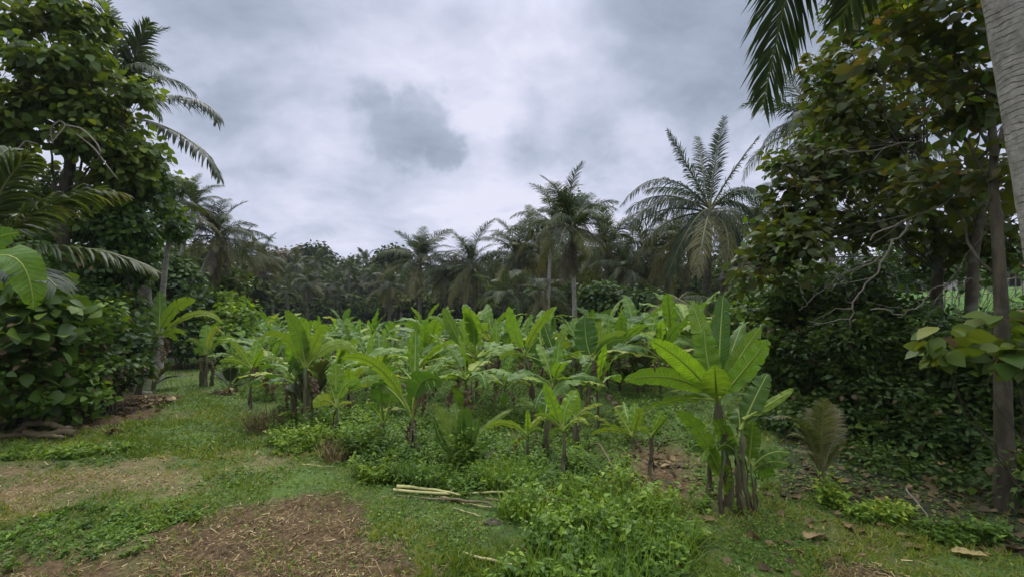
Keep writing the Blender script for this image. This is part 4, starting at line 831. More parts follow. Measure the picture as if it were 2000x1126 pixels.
bplant('tall banana clump left of centre with broad leaves spreading above a young palm', 597, 842, 597, 716, [(556, 604, 582, 650, 28, 'b', dict(wide, var=.5, roll=0)), (598, 620, 598, 668, 16, 'n'), (640, 632, 616, 666, 26, 'b', dict(wide, var=.75)), (516, 655, 556, 660, 18, 'b', dict(var=.8, roll=.6)), (645, 704, 624, 680, 28, 'b', dict(var=.6)), (566, 728, 580, 702, 22, 'b', dict(var=.2)), (700, 690, 650, 672, 24, 'b', dict(var=.7, roll=.5)), (600, 770, 612, 735, 18, 'b', dict(var=.1)), (572, 668, 580, 690, 14, 'b')],
       r=.06, stems=[(622, 800, 610, 730, .045, .5), (570, 800, 578, 735, .04, .6)], dry=5)
bplant('slim banana beside the grass path with thin drooping leaves', 489, 800, 492, 716, [(506, 658, 498, 688, 18, 'n'), (447, 664, 470, 684, 14, 'b', dict(var=.8)), (557, 709, 524, 698, 12, 'b', dict(var=.8, roll=.5)), (428, 706, 458, 702, 11, 'b', dict(var=.7)), (513, 682, 502, 700, 16, 'b'), (470, 730, 478, 720, 12, 'b')], r=.032, dry=2)
bplant('banana clump with one bright broad leaf upright, on the edge of the grass path', 402, 754, 404, 690, [(402, 632, 403, 662, 24, 'n', dict(wide, roll=0)), (378, 680, 390, 684, 14, 'n'), (438, 654, 418, 644, 12, 'b', dict(var=.9, roll=.4)), (463, 674, 430, 668, 10, 'b', dict(var=.9, roll=.5)), (420, 678, 412, 684, 14, 'b', dict(var=.2)), (360, 668, 380, 664, 10, 'b')], r=.055, stems=[(392, 756, 395, 712, .05, .1), (412, 752, 414, 700, .045, .1)], dry=4)
bplant('banana with a long stem leaning right at the foot of the left thicket', 268, 768, 309, 652, [(312, 566, 312, 608, 24, 'b', dict(wide, var=.15)), (384, 586, 340, 602, 24, 'b', dict(wide, var=.8)), (435, 632, 384, 612, 14, 'b', dict(var=.9, roll=.6)), (280, 586, 293, 612, 14, 'b', dict(var=.8)), (275, 668, 290, 656, 12, 'b'), (345, 665, 330, 652, 12, 'b'), (365, 654, 338, 644, 12, 'b', dict(var=.8))], r=.07, dry=5)
bplant('small yellowish banana beside the foot of the leaning one', 255, 764, 257, 728, [(257, 692, 257, 710, 12, 'n'), (288, 701, 272, 708, 12, 'n'), (226, 738, 240, 722, 12, 'n', dict(roll=.6)), (236, 706, 246, 714, 10, 'b')], r=.035, dry=1)
bplant('banana with a bright upright leaf and a torn brown one, centre right of the field', 1046, 800, 1026, 690, [(993, 597, 1006, 650, 24, 'n', dict(wide, roll=0)), (1083, 598, 1042, 650, 18, 'b', dict(wide, var=.8)), (974, 700, 1000, 690, 16, 'b', dict(var=.8)), (1012, 690, 1004, 684, 24, 'd'), (1052, 660, 1040, 672, 30, 'b', dict(var=.1)), (1090, 740, 1066, 710, 22, 'b', dict(var=.1)), (1000, 660, 1010, 672, 14, 'd')], r=.05, dry=5)
bplant('banana with one very broad dark leaf held upright, in front of the pale palm trunk', 1146, 800, 1158, 702, [(1143, 616, 1145, 664, 46, 'b', dict(wide, var=.0, roll=0)), (1166, 628, 1170, 664, 26, 'b', dict(wide, var=.8)), (1224, 649, 1186, 662, 18, 'b', dict(var=.75)), (1232, 664, 1190, 668, 18, 'b', dict(var=.1)), (1135, 748, 1146, 722, 20, 'b', dict(var=.1)), (1190, 720, 1176, 706, 14, 'b')], r=.06, dry=5)
bplant('banana with grey-green leaves in the shade behind the bright-leaved one', 1080, 770, 1084, 690, [(1060, 625, 1070, 655, 24, 'b', dict(var=.2)), (1108, 632, 1098, 658, 18, 'b', dict(var=.8)), (1120, 670, 1102, 674, 16, 'b', dict(var=.7)), (1040, 700, 1062, 686, 18, 'b', dict(var=.2))], r=.06, dry=5)
bplant('banana with arching leaf and one narrow fresh upright leaf, right of centre', 905, 760, 907, 680, [(904, 620, 906, 648, 18, 'n', dict(wide)), (865, 600, 884, 640, 24, 'b', dict(wide, var=.3)), (955, 665, 930, 652, 10, 'b', dict(var=.9, roll=.5)), (870, 690, 888, 684, 14, 'b'), (875, 596, 878, 630, 20, 'b', dict(var=.8)), (835, 618, 868, 634, 14, 'b', dict(var=.8)), (940, 690, 925, 686, 14, 'b')], r=.05, dry=4)
# big leaf entering at the left edge
bplant('banana plant outside the left edge, one large leaf arching into the photo', -120, 900, -100, 560, [(66, 606, 20, 500, 66, 'b', dict(wide, roll=.5, var=.25, d=.1)), (40, 455, -30, 480, 50, 'b', dict(wide, var=.4, d=.3)), (-200, 420, -150, 480, 60, 'b', dict(wide)), (-260, 560, -180, 540, 60, 'b', dict(wide))], r=.08, D=3.9)

# ------------------------------------------------------------------ the rest of the plantation
near_xy = [tuple(o.location)[:2] for o in COL.objects if o.name.startswith('banana_plant')]
pts = []
def try_pt(x, y, dmin):
    for a, b in pts + near_xy:
        if (a - x) ** 2 + (b - y) ** 2 < dmin ** 2: return False
    pts.append((x, y)); return True
rs = random.Random(5); tries = 0
while tries < 9000 and len(pts) < 268:
    tries += 1
    y = 7.6 + 50 * rs.random() ** 1.9; px = rs.uniform(440 + (8 if y > 14 else 90 * (14 - y) / 6), 1340 - max(0, (y - 14)) * 9)
    x = (px - 1000) / F * y
    if in_poly(np.array([x]), np.array([y]), PATH)[0]: continue
    if y < 9.5 and (px < 560 or px > 1180): continue
    try_pt(x, y, .50 + .024 * y)
pts.sort(key=lambda p: p[1])
LANDS = [(402, 'the clump on the path edge'), (489, 'the slim path-side banana'), (597, 'the tall banana clump left of centre'), (656, 'the banana with the stiff upright leaf'), (749, 'the low banana with the cupped leaf'), (814, 'the upright torn banana'), (905, 'the coconut seedling'), (1046, 'the banana with a torn brown leaf'),
         (1100, 'the slender banana with a tall pale leaf'), (1146, 'the banana with the broad dark leaf'), (1237, 'the two small bananas by the large clump'), (1400, 'the large front clump')]
USED = {}
def land_label(px):
    d, nm = min((abs(px - l[0]), l[1]) for l in LANDS); pos = [l[0] for l in LANDS if l[1] == nm][0]
    sd = 'straight behind' if abs(px - pos) < 14 else ('behind and left of' if px < pos else 'behind and right of')
    k = USED.get((sd, nm), 0); USED[(sd, nm)] = k + 1
    w = ['first banana', 'second banana', 'third banana', 'fourth banana', 'fifth banana', 'sixth banana', 'seventh banana', 'eighth banana', 'ninth banana', 'tenth banana'][k] if k < 10 else None
    return w and '%s %s %s' % (w, sd, nm)
MERGED = []
for v in range(6):   # far plants: one mesh each, small in the picture
    rs2 = random.Random(v); lamb = MB()
    s = 1.0; az = rs2.random() * 6; 
    P = bez((0, 0, -.1), (0, 0, .5), (rs2.uniform(-.05, .05), 0, 1.0), 5); tube(lamb, P, [.045, .04, .035, .03, .02], 6, mi=1)
    for kd in ['up', 'arch', 'flat', 'mid', 'low', 'arch', 'flat'][:rs2.randint(5, 7)]:
        az += 2.4 + rs2.uniform(-.3, .3); L_, e, dr, w, fo, te, mt = SPEC[kd]
        P = arc(L_, e + rng.normal(0, 5), dr * rs2.uniform(.8, 1.2), side=rng.normal(0, .2)); ca, sa = math.cos(az), math.sin(az)
        P = P @ np.array([[ca, sa, 0], [-sa, ca, 0], [0, 0, 1]]) + [0, 0, .95]
        a, p = bleaf(P, w, fo, .5, te, nu=14, pet=.2, var=rs2.uniform(.2, .9), wave=.01, torn_amp=.25); n = lamb.n
        lamb.V += a.V; lamb.A += a.A; lamb.U += a.U; lamb.S += a.S; lamb.L += [l + n for l in a.L]; lamb.M += [q + (2 if mt == 'banana_new' else 0) for q in a.M]; lamb.n += a.n
    MERGED.append(lamb.mesh('banana_plant_far', [M['banana'], M['bstem'], M['banana_new']]))
for i, (x, y) in enumerate(pts):
    z = float(gz(x, y)); H = rs.uniform(1.35, 2.2) if y > 14 else rs.uniform(1.0, 1.95); px = 1000 + x / y * F
    side = 'left part' if px < 700 else ('middle' if px < 950 else 'right part')
    if y < 22:
        lab = {'left part': 'banana plant of the crowded rows in the left part of the field', 'middle': 'banana plant of the crowded rows in the middle of the field', 'right part': 'banana plant of the shady rows under the right-hand palms'}[side]
        ul = land_label(px); lab = ul or lab
        banana(lab, (x, y, z), H * (1.18 if px > 930 else 1), group='bananas in the nearer rows, ' + side, seed=i, sub=y < 15, rs=rs, dry=rs.choice([1, 2, 3]) if y < 18 else 0)
    else:
        lab = {'left part': 'small banana plant far back in the field, left part', 'middle': 'small banana plant far back in the middle of the field', 'right part': 'small banana plant far back in the field, right part'}[side]
        o = link('banana_plant', rs.choice(MERGED), None, (x, y, z - .02), (0, 0, rs.random() * 6.28), H / 2.15); tag(o, lab, 'banana plant', 'far bananas, ' + side)
# taller shaded bananas near the right palms and along the back
for i, (px, D, H, lab) in enumerate([(1240, 13, 2.3, 'tall dark banana in the shade left of the low brown palm'), (1310, 12, 2.4, 'tall shaded banana behind the left leaves of the large front clump'), (1345, 14, 2.5, 'dark banana close behind the tip of the large front clump'), (1180, 15, 2.4, 'tall banana in the gloom right of the pale palm trunk'),
                                (1210, 11, 2.0, 'shaded banana between the very broad dark leaf and the large clump'), (830, 24, 2.6, 'taller banana standing out at the foot of the round-crowned palm'), (930, 22, 2.6, 'taller banana at the foot of the skirted palm'), (960, 19, 2.4, 'taller banana in front of the low young palm'),
                                (520, 30, 2.6, 'blue-green banana clump at the back left under the mid-distance palm'), (485, 27, 2.5, 'blue-green banana at the back left, beside the leafy shrub'), (550, 34, 2.8, 'banana with a wide fan of leaves at the back left of the field'), (670, 36, 2.7, 'lone taller banana at the back of the field near the bank')]):
    banana(lab, GD(px, D), H * 1.12, seed=500 + i, kinds=['up2', 'mid', 'arch', 'mid', 'arch', 'low', 'up2', 'flat'], dry=2)

# ================================================================== seedlings
def seedling(label, b, fronds, ll=.30, n=26, w=.05, grav=.15, m='palm', group=None, entire=0):
    t = empty('palm_seedling', b, label, 'young palm', group); mb = MB()
    tube(mb, np.array([(0, 0, -.05), (0, 0, .1), (0, 0, .2)]), [.05, .05, .03], 8); link('stem', mb.mesh('seedling_stem', M['bstem']), t)
    for (ex, ey, mx, my, de, mm) in fronds:
        bp, e, mi_ = np.array(b) + [0, 0, .1], W(ex, ey, b[1] + de), W(mx, my, b[1] + de * .5)
        P = bez(bp, 2 * mi_ - (bp + e) / 2, e, 24) - np.array(b)
        link('frond', frond_mesh('seedling_frond', P, [M[mm], M['rachis']], ll=ll, n=n, w=w, grav=grav, vee=.3, start=.35, r0=.014, rnd=.05, var=.5, segs=2), t)
    return t
b = G(900, 912)
t = empty('palm_seedling', b, 'coconut seedling with pleated undivided fan leaves beside a tall grass tuft, front centre', 'young palm'); mb = MB(); tube(mb, np.array([(0, 0, -.05), (0, 0, .1), (0, 0, .25)]), [.06, .05, .03], 8); link('stem', mb.mesh('seedling_stem', M['bstem']), t)
D = b[1]
M['pleat'] = leaf_mat('pleated_leaf', [(0, (.030, .075, .03)), (.5, (.060, .125, .04)), (1, (.10, .165, .07))], .22, (1.4, 1.5, .7), rough=.4, veins=260)
for (ex, ey, mx, my, wp, dd, vr) in [(850, 790, 878, 840, 30, -.1, .95), (886, 785, 896, 840, 28, .2, .9), (912, 792, 908, 850, 30, -.2, .25), (935, 815, 922, 860, 18, .0, .3), (1003, 797, 945, 838, 13, .1, .95), (848, 815, 868, 870, 13, -.2, .3), (965, 852, 930, 880, 12, -.2, .4), (900, 800, 902, 860, 20, -.3, .2)]:
    mi_, e, bp = W(mx, my, D + dd * .5), W(ex, ey, D + dd), b + [0, 0, .08]; P = bez(bp, 2 * mi_ - (bp + e) / 2, e, 26) - b
    T = nrm(e - bp); ref = nrm(np.cross(T, nrm(bp - [0, 0, EYE]))); a, p = bleaf(P, wp / 2 / F * D, .35, .1, .0, roll=rng.normal(0, .3), pet=.22, ref=ref, var=vr, midw=.007)
    o = link('leaf', a.mesh('seedling_leaf', M['pleat']), t); link('midrib', p.mesh('seedling_midrib', M['petiole']), o)
seedling('young palm with arching feather leaves inside the tall banana clump, left of centre', G(606, 822), [(640, 705, 618, 740, -.2, 'palm'), (600, 700, 604, 750, .1, 'palm'), (575, 716, 590, 755, -.1, 'palm'), (655, 735, 628, 760, .2, 'palm'), (560, 760, 585, 775, 0, 'palm')], n=34, w=.03, ll=.32)
seedling('dull brownish young palm at the right, beside the large banana clump and the dark thicket', G(1605, 950), [(1595, 790, 1602, 860, .1, 'palm'), (1560, 815, 1585, 865, -.2, 'palm'), (1635, 800, 1618, 865, .2, 'palm_old'), (1515, 815, 1570, 835, -.1, 'palm'), (1650, 860, 1628, 890, -.2, 'palm'), (1560, 880, 1585, 890, -.3, 'palm_old'), (1610, 780, 1606, 850, -.2, 'palm'), (1580, 800, 1590, 855, .25, 'palm_old'), (1625, 790, 1612, 850, 0, 'palm_old'), (1540, 850, 1575, 860, .2, 'palm'), (1645, 835, 1625, 870, .1, 'palm')], ll=.17, n=40, w=.008, grav=.5)
seedling('small bright palm seedling beside the slim banana on the path edge', G(450, 765), [(425, 730, 438, 742, 0, 'palm'), (475, 735, 462, 744, .1, 'palm'), (450, 720, 450, 740, -.1, 'palm'), (478, 752, 464, 752, -.1, 'palm')], n=24, w=.035, ll=.25)
seedling('seedling palm in the weeds behind the slim path-side banana', G(575, 800), [(560, 755, 568, 772, 0, 'palm'), (595, 758, 585, 774, .1, 'palm'), (575, 748, 576, 770, -.1, 'palm')], n=24, w=.035, ll=.2)
seedling('spiky young palm in the shade between the two groups of small bananas', G(1248, 770), [(1230, 700, 1240, 735, 0, 'palm'), (1262, 695, 1254, 732, .1, 'palm'), (1282, 720, 1266, 742, -.1, 'palm'), (1215, 725, 1232, 745, -.1, 'palm')], n=30, w=.04, ll=.4)
seedling('yellow-green seedling palm at the foot of the leaning banana', G(300, 760), [(340, 712, 318, 728, 0, 'palm'), (352, 735, 325, 738, .1, 'palm'), (290, 715, 296, 735, -.1, 'palm')], n=24, w=.03, ll=.25)

# ================================================================== right side: teak trees and thicket
b = GD(1966, 4.5); top = W(1930, 170, 5.1)
tree('straight grey-brown tree at the right edge, its trunk in front of the dark thicket', 'broadleaf_tree', 'tree', b, top, .085, .028,
     cl((1900, 330, 5.2, 90, 60, 46), (1850, 230, 5.4, 90, 60, 46), (1780, 130, 5.6, 80, 60, 40), (1850, 60, 5.3, 70, 60, 36), (1730, 40, 5.8, 60, 50, 30), (1900, 150, 5.4, 50, 60, 26), (1800, 330, 5.8, 70, 50, 30)), LF_BIG, .165, M['teak_dark'], per=9, spread=.34, droop=.2, wobble=.04, bend=.02, dens=.5, jit=.9, varb=.08, shell=.1)
tree('large-leaved tree whose branches reach left over the thicket at right, leaves rusty in places', 'broadleaf_tree', 'tree', GD(1850, 7.5), W(1790, 260, 7.4), .12, .035,
     cl((1640, 240, 7.5, 70, 60, 60), (1570, 310, 7.2, 50, 30, 34), (1535, 320, 7.0, 26, 22, 14), (1620, 330, 7.4, 70, 40, 50), (1700, 330, 7.6, 70, 60, 50), (1590, 390, 7.0, 55, 30, 44), (1560, 430, 6.9, 50, 30, 40), (1680, 430, 7.2, 80, 45, 60), (1780, 420, 7.4, 80, 50, 50),
        (1700, 200, 7.8, 80, 60, 54), (1760, 270, 7.8, 70, 60, 46), (1620, 180, 7.8, 45, 40, 26), (1510, 470, 6.8, 45, 30, 34), (1560, 500, 6.8, 60, 35, 44), (1480, 530, 6.8, 30, 26, 16), (1650, 120, 8, 50, 40, 20), (1790, 180, 8, 60, 60, 30), (1680, 60, 7.8, 60, 50, 50), (1610, 150, 7.8, 40, 40, 40), (1750, 10, 7.8, 70, 50, 50), (1840, 100, 7.8, 70, 60, 40), (1900, 430, 7.6, 60, 40, 24), (1850, 480, 7.4, 70, 30, 50), (1930, 480, 7, 60, 20, 24), (1990, 440, 7.2, 50, 40, 30)), LF_BIG, .15, M['teak_dark'], per=12, spread=.34, droop=.2, varb=.08, dens=.52, jit=.9, shell=.1)
tree('thick dark forked tree behind the right-edge trunk', 'broadleaf_tree', 'tree', GD(1935, 6.2), W(1960, 250, 6.6), .10, .03,
     cl((1930, 380, 6.6, 90, 40, 30), (2010, 300, 6.8, 90, 90, 60), (1960, 200, 7, 80, 60, 30)), LF_BIG, .19, M['teak_dark'], per=9, spread=.32, droop=.3, dens=.35, jit=.8)
# low branch of big pale leaves in front of the right trunk
bush('branch of large pale-veined leaves hanging in front of the right-edge trunk', GD(2060, 4.2), cl((1985, 690, 4.0, 45, 25, 7), (1850, 675, 4.2, 34, 22, 6), (1960, 640, 4.3, 50, 20, 5)), LF_BIG, .18, M['teak'], per=7, spread=.14, droop=.3, name='drooping_sapling', cat='sapling', stems=2, varb=-.05)
RB = [(1690, 905, 5.9, 50, 30, 46, 'bush', .07, 'small dark shrub at the front edge of the right thicket, by the young palm'), (1775, 930, 5.5, 60, 32, 56, 'bush', .07, 'small dark shrub at the front edge of the right thicket, middle one'), (1880, 960, 5.1, 50, 36, 56, 'bush', .07, 'small dark shrub at the front edge of the right thicket, beside the trunk'), (2040, 960, 4.6, 60, 60, 60, 'bush', .075, 'small dark shrub in the bottom right corner beyond the trunk'),
      (1500, 600, 8.6, 60, 70, 110, 'vine', .11, 'green shrub at the left end of the right thicket, above the big banana clump'), (1520, 700, 8.0, 60, 60, 110, 'bush', .10, 'dark fine-leaved shrub behind the large banana clump, right side'), (1600, 580, 8.0, 80, 60, 110, 'bush', .11, 'dark shrub under the rusty-leaved branches, left one'),
      (1620, 690, 7.4, 80, 60, 120, 'bush', .09, 'fine-leaved dark shrub in the heart of the right thicket'), (1700, 600, 7.4, 80, 60, 110, 'bush', .11, 'dark shrub under the rusty-leaved branches, right one'), (1720, 720, 6.8, 80, 60, 120, 'bush', .085, 'lighter small-leaved shrub in the middle of the right thicket'),
      (1800, 640, 6.8, 80, 60, 120, 'bush', .10, 'dark shrub left of the forked tree in the right thicket'), (1820, 780, 6.2, 80, 60, 110, 'bush', .085, 'low dark shrub left of the right-edge trunk'), (1900, 720, 6.0, 60, 70, 110, 'bush', .09, 'dark shrub directly behind the right-edge trunk'), (2020, 760, 5.8, 90, 80, 120, 'bush', .09, 'dark shrub at the right edge beyond the trunk'),
      (1660, 810, 6.8, 70, 45, 80, 'bush', .085, 'low dark shrub beside the brownish young palm'), (1760, 860, 6.2, 60, 35, 60, 'bush', .085, 'lowest dark shrub at the foot of the right thicket'), (1900, 860, 5.6, 60, 50, 70, 'bush', .085, 'shadowy shrub low between the thicket and the right-edge trunk'), (1560, 830, 7.4, 50, 50, 70, 'bush', .09, 'dark shrub behind the brownish young palm')]
for px, py, D, rx, ry, n, m, s, lab in RB:
    b = GD(px, D); c = [(px, py, D, rx, ry, n)]
    bot = HZ + (EYE - b[2]) / D * F
    if bot - py > ry * 1.8: c.append((px, (py + bot) / 2 + 20, D + .3, rx * .8, (bot - py) / 2.2, n // 2))
    bush(lab, b, cl(*c), LF_SM if s < .1 else LF_PT, s * (1.1 if s < .1 else 1.05), M[m], per=26, spread=.28, stems=4, shell=.35)
def backdrop():
    mb = MB(); cs = []
    for i in range(46):
        px = rng.uniform(1530, 2300); D = rng.uniform(8.6, 11.5); py = rng.uniform(610, 800); 
        if 1830 < px < 2000 and py < 680: continue
        cs.append((px, py, D, 60, 50, 26))
    for i in range(26):
        px = rng.uniform(-400, 230); D = rng.uniform(11.5, 14); cs.append((px, rng.uniform(330, 700), D, 60, 60, 26))
    foliage(mb, cl(*cs), LF_BIG, .16, 14, .4, .3, shell=.2)
    tag(link('undergrowth', mb.mesh('undergrowth', M['bush'])), 'tangled dark undergrowth deep inside the thickets', 'undergrowth', None, 'stuff')
backdrop()
# bare pale branches reaching out of the right thicket
for lab, pts_, r in [('pale crooked bare branch hanging under the rusty leaves, the thickest of them', [(1780, 430, 6.2), (1745, 480, 6.1), (1725, 520, 6), (1700, 560, 6), (1665, 600, 5.9), (1660, 640, 5.9)], .018),
                  ('long thin bare twig running left and down from the rusty leaves', [(1720, 500, 6.4), (1650, 530, 6.3), (1610, 555, 6.2), (1580, 590, 6.2), (1560, 605, 6.1)], .009),
                  ('bare twig crossing above the dark shrubs towards the right trunk', [(1700, 604, 5.6), (1760, 605, 5.5), (1810, 590, 5.4), (1860, 560, 5.3), (1900, 545, 5.2)], .009),
                  ('straight slanting bare pole crossing the upper right leaves', [(1620, 300, 6), (1760, 280, 5.6), (1850, 262, 5.4), (1950, 230, 5.2)], .012),
                  ('thin bare stem rising between the rusty leaves and the coconut trunk', [(1700, 470, 5.8), (1800, 420, 5.6), (1900, 390, 5.2), (1960, 385, 5)], .010)]:
    P = np.array([W(*p) for p in pts_]); q = np.linspace(0, len(P) - 1, 26); P = np.stack([np.interp(q, range(len(P)), P[:, i]) for i in range(3)], -1); P = wob(P, .10)
    mb = MB(); tube(mb, P, np.linspace(r, r * .4, 26), 5)
    for _ in range(7):
        j = rng.integers(8, 25); e = P[j] + rng.normal(0, .22, 3) + [-.1, 0, -.05]; tube(mb, wob(bez(P[j], (P[j] + e) / 2, e, 6), .05), np.linspace(r * .4, .002, 6), 4, cap=False)
    tag(link('bare_branch', mb.mesh('bare_branch', M['twig'], P[0]), None, P[0]), lab, 'branch', 'bare branches of the right thicket')

# house seen through the trees at right
shrub_px('loose leafy shrub screening the house at far right', 1860, 12.5, [(1800, 500, 12.2, 50, 28, 60), (1880, 480, 12.5, 50, 26, 50), (1960, 505, 12.4, 46, 24, 44), (2020, 470, 12.4, 50, 40, 50), (1850, 540, 12, 60, 22, 40)], LF_BIG, .16, 'bush', per=14, spread=.35)
def house():
    b = GD(1995, 34); t = empty('house', b, 'white house with orange roof glimpsed through the trees at far right', 'house')
    def bx(name, c, s, m, par=t, bev=0):
        c = np.array(c, float); s = np.array(s, float) / 2
        V = np.array([[x, y, z] for x in (-1, 1) for y in (-1, 1) for z in (-1, 1)]) * s + c
        q = MB(); q.add(V, np.array([(0, 1, 3, 2), (4, 6, 7, 5), (0, 4, 5, 1), (2, 3, 7, 6), (0, 2, 6, 4), (1, 5, 7, 3)])); return link(name, q.mesh(name, m, smooth=False), par)
    wm = bark_mat('white_wall', [(0, (.22, .22, .20)), (1, (.52, .51, .47))], 2, (1, 1, 1), bump=.1); rm = bark_mat('clay_tiles', [(0, (.16, .06, .035)), (1, (.36, .14, .075))], 6, (1, 1, 1)); dm = bark_mat('dark_opening', [(0, (.02, .02, .02)), (1, (.05, .05, .05))], 2)
    w_ = bx('wall', (0, 2, 1.0), (6, 4, 2.6), wm)
    for x in (-2.2, -.4): bx('window', (x, -.01, 1.3), (.9, .06, 1.0), dm)
    bx('door', (1.6, -.01, .95), (.9, .06, 1.9), dm)
    for x in (-3.1, -1.3, .6, 3.1): bx('post', (x, -1.3, 1.0), (.16, .16, 2.4), wm)
    q = MB(); V = [(-3.5, -1.8, 2.25), (3.5, -1.8, 2.25), (3.5, 2, 3.2), (-3.5, 2, 3.2), (3.5, 4.6, 2.25), (-3.5, 4.6, 2.25), (-3.5, -1.8, 2.15), (3.5, -1.8, 2.15), (3.5, 4.6, 2.15), (-3.5, 4.6, 2.15)]
    q.add(V, [np.array([(0, 1, 2, 3), (3, 2, 4, 5), (6, 7, 1, 0), (5, 4, 8, 9), (7, 6, 9, 8)]), np.array([(1, 7, 8, 4, 2), (0, 3, 5, 9, 6)])]); link('roof', q.mesh('roof', rm, smooth=False), t)
house()
mb = MB()
q0 = GD(1790, 19.5); q1 = GD(2080, 19.5)
for i in range(22):
    p = q0 + (q1 - q0) * i / 21; p[2] = gz(p[0], p[1]); tube(mb, [p - [0, 0, .1], p + [rng.normal(0, .05), 0, .9 + rng.normal(0, .08)]], [.03, .02], 5)
for h in (.35, .75):
    P = np.array([(lambda p: [p[0], p[1] - .04, float(gz(p[0], p[1])) + h + rng.normal(0, .03)])(q0 + (q1 - q0) * i / 21) for i in range(22)]); tube(mb, P, .018, 5)
tag(link('stick_fence', mb.mesh('stick_fence', M['twig'])), 'low fence of thin sticks above the bright green terrace at far right', 'fence')
w0, w1 = W(1815, 501, 11), W(1985, 496, 11); mb = MB(); tube(mb, bez(w0 - [2.5, 0, 0], (w0 + w1) / 2 - [0, 0, .05], w1 + [1.5, 0, .1], 20), .012, 5)
tag(link('wire', mb.mesh('wire', bark_mat('dark_cable', [(0, (.02, .02, .02)), (1, (.04, .04, .04))]), )), 'dark wire strung across the trees at far right', 'wire')
# ================================================================== ground growth
def sample_ground(n, y0, y1, px0=-60, px1=2060, pw=1.0):
    """points on the ground, denser near the camera"""
    y = (y0 ** -pw + (y1 ** -pw - y0 ** -pw) * rng.random(n)) ** (-1 / pw) if pw else rng.uniform(y0, y1, n)
    x = (rng.uniform(px0, px1, n) - 1000) / F * y
    return x, y
def upright(n, tilt=.5, z=1.0):
    d = rng.normal(0, tilt, (n, 3)); d[:, 2] = z; return nrm(d)
def blades(mb, x, y, h, var, tilt=.5, wide=1.0, tpl=BLADE, z=1.0):
    n = len(x); P = np.stack([x, y, gz(x, y) - .004], -1); a = upright(n, tilt, z); up = rdir(n) * [1, 1, .2]
    s = np.stack([h, h * wide, h], -1); mb.inst(tpl, P, frames(a, up), s, var)
def make_grass():
    mb = MB()
    for n, y0, y1, h, wd in ((150000, 1.9, 6, .050, 1.9), (80000, 6, 16, .065, 2.8), (16000, 16, 30, .11, 3.4)):
        x, y = sample_ground(n, y0, y1); d = vnoise(x, y, .45, 21) * .6 + vnoise(x, y, .12, 22) * .4
        mu = soft(MULCH, x, y, .28) | soft(MUD, x, y, .3); st = soft(STRAWP, x, y, .55); sh = shade_zone(x, y)
        path = soft([PATH, LAWNR], x, y, .3)
        keep = (rng.random(n) < np.where(mu, .10 * (vnoise(x, y, .25, 35) > .45), np.where(st, .40, np.where(sh, .03, np.where(path, np.clip(.25 + 1.3 * d, 0, 1), .45 * d)))))
        x, y, d = x[keep], y[keep], d[keep]; n = len(x)
        dry = np.where(soft(STRAWP, x, y, .6), .4, 0) + .30 * sstep(.5, .85, vnoise(x, y, .9, 31)) + .5 * (rng.random(n) > .93)
        blades(mb, x, y, h * (.5 + rng.random(n)) * (.45 + 1.2 * d), np.clip(.32 + rng.normal(0, .17, n) + dry, 0, 1), .8, wd)
    tag(link('grass', mb.mesh('grass', M['grass'])), 'short grass creeping over the path and the soil', 'grass', None, 'stuff')
    # small creeping leaves mixed in the turf
    mb = MB()
    for n, y0, y1, s0 in ((150000, 1.9, 5, .028), (70000, 5, 12, .045)):
        x, y = sample_ground(n, y0, y1); d = vnoise(x, y, .6, 41) * .65 + vnoise(x, y, .17, 42) * .35
        mu = soft(MULCH + MUD + STRAWP, x, y, .3); sh = shade_zone(x, y)
        keep = rng.random(n) < np.where(mu, .10 * (vnoise(x, y, .25, 35) > .5), np.where(sh, .30, np.clip((d - .34) * 3.2, .08, 1)))
        x, y, d = x[keep], y[keep], d[keep]; n = len(x)
        P = np.stack([x, y, gz(x, y) + .005 + .03 * rng.random(n) * d], -1); ax = rdir(n) * [1, 1, .35]; up = nrm(np.array([0, 0, 1.]) + rng.normal(0, .35, (n, 3)))
        mb.inst(LF_SM, P, frames(ax, up), s0 * (.5 + rng.random(n)), np.clip(.42 + rng.normal(0, .22, n) + .25 * (vnoise(x, y, .8, 61) - .5), 0, 1))
    tag(link('clover', mb.mesh('creeping_leaves', M['weed'])), 'small creeping leaves mixed into the grass', 'ground cover', None, 'stuff')
make_grass()
def weed_patch(mb, x, y, h, leaf, per, var=.5, lean=.25, tpl=LF_SM):
    """x,y plant positions: each a few stems with leaf whorls"""
    n = len(x); b = np.stack([x, y, gz(x, y)], -1); d = upright(n, lean); hh = h * (.5 + .8 * rng.random(n)) * (.35 + 1.35 * vnoise(x, y, .22, 91))
    t = rng.random((n, per)) ** .7; P = (b[:, None] + d[:, None] * (hh[:, None] * t)[..., None]).reshape(-1, 3) + rng.normal(0, .012, (n * per, 3))
    ax = rdir(n * per) * [1, 1, .4] + [0, 0, .05]; up = nrm(np.array([0, 0, 1.]) + rng.normal(0, .35, (n * per, 3)))
    v = np.clip(np.repeat(var + rng.normal(0, .12, n), per) + rng.normal(0, .12, n * per) + .12 * (t.ravel() - .5), 0, 1)
    mb.inst(tpl, P, frames(ax, up), leaf * (.5 + .8 * rng.random(n * per)), v)
FIELD = gpoly([(480, 690), (1330, 690), (1400, 860), (1430, 900), (1330, 1000), (1250, 960), (1100, 950), (900, 960), (760, 940), (640, 900), (560, 860), (500, 800), (450, 740)])
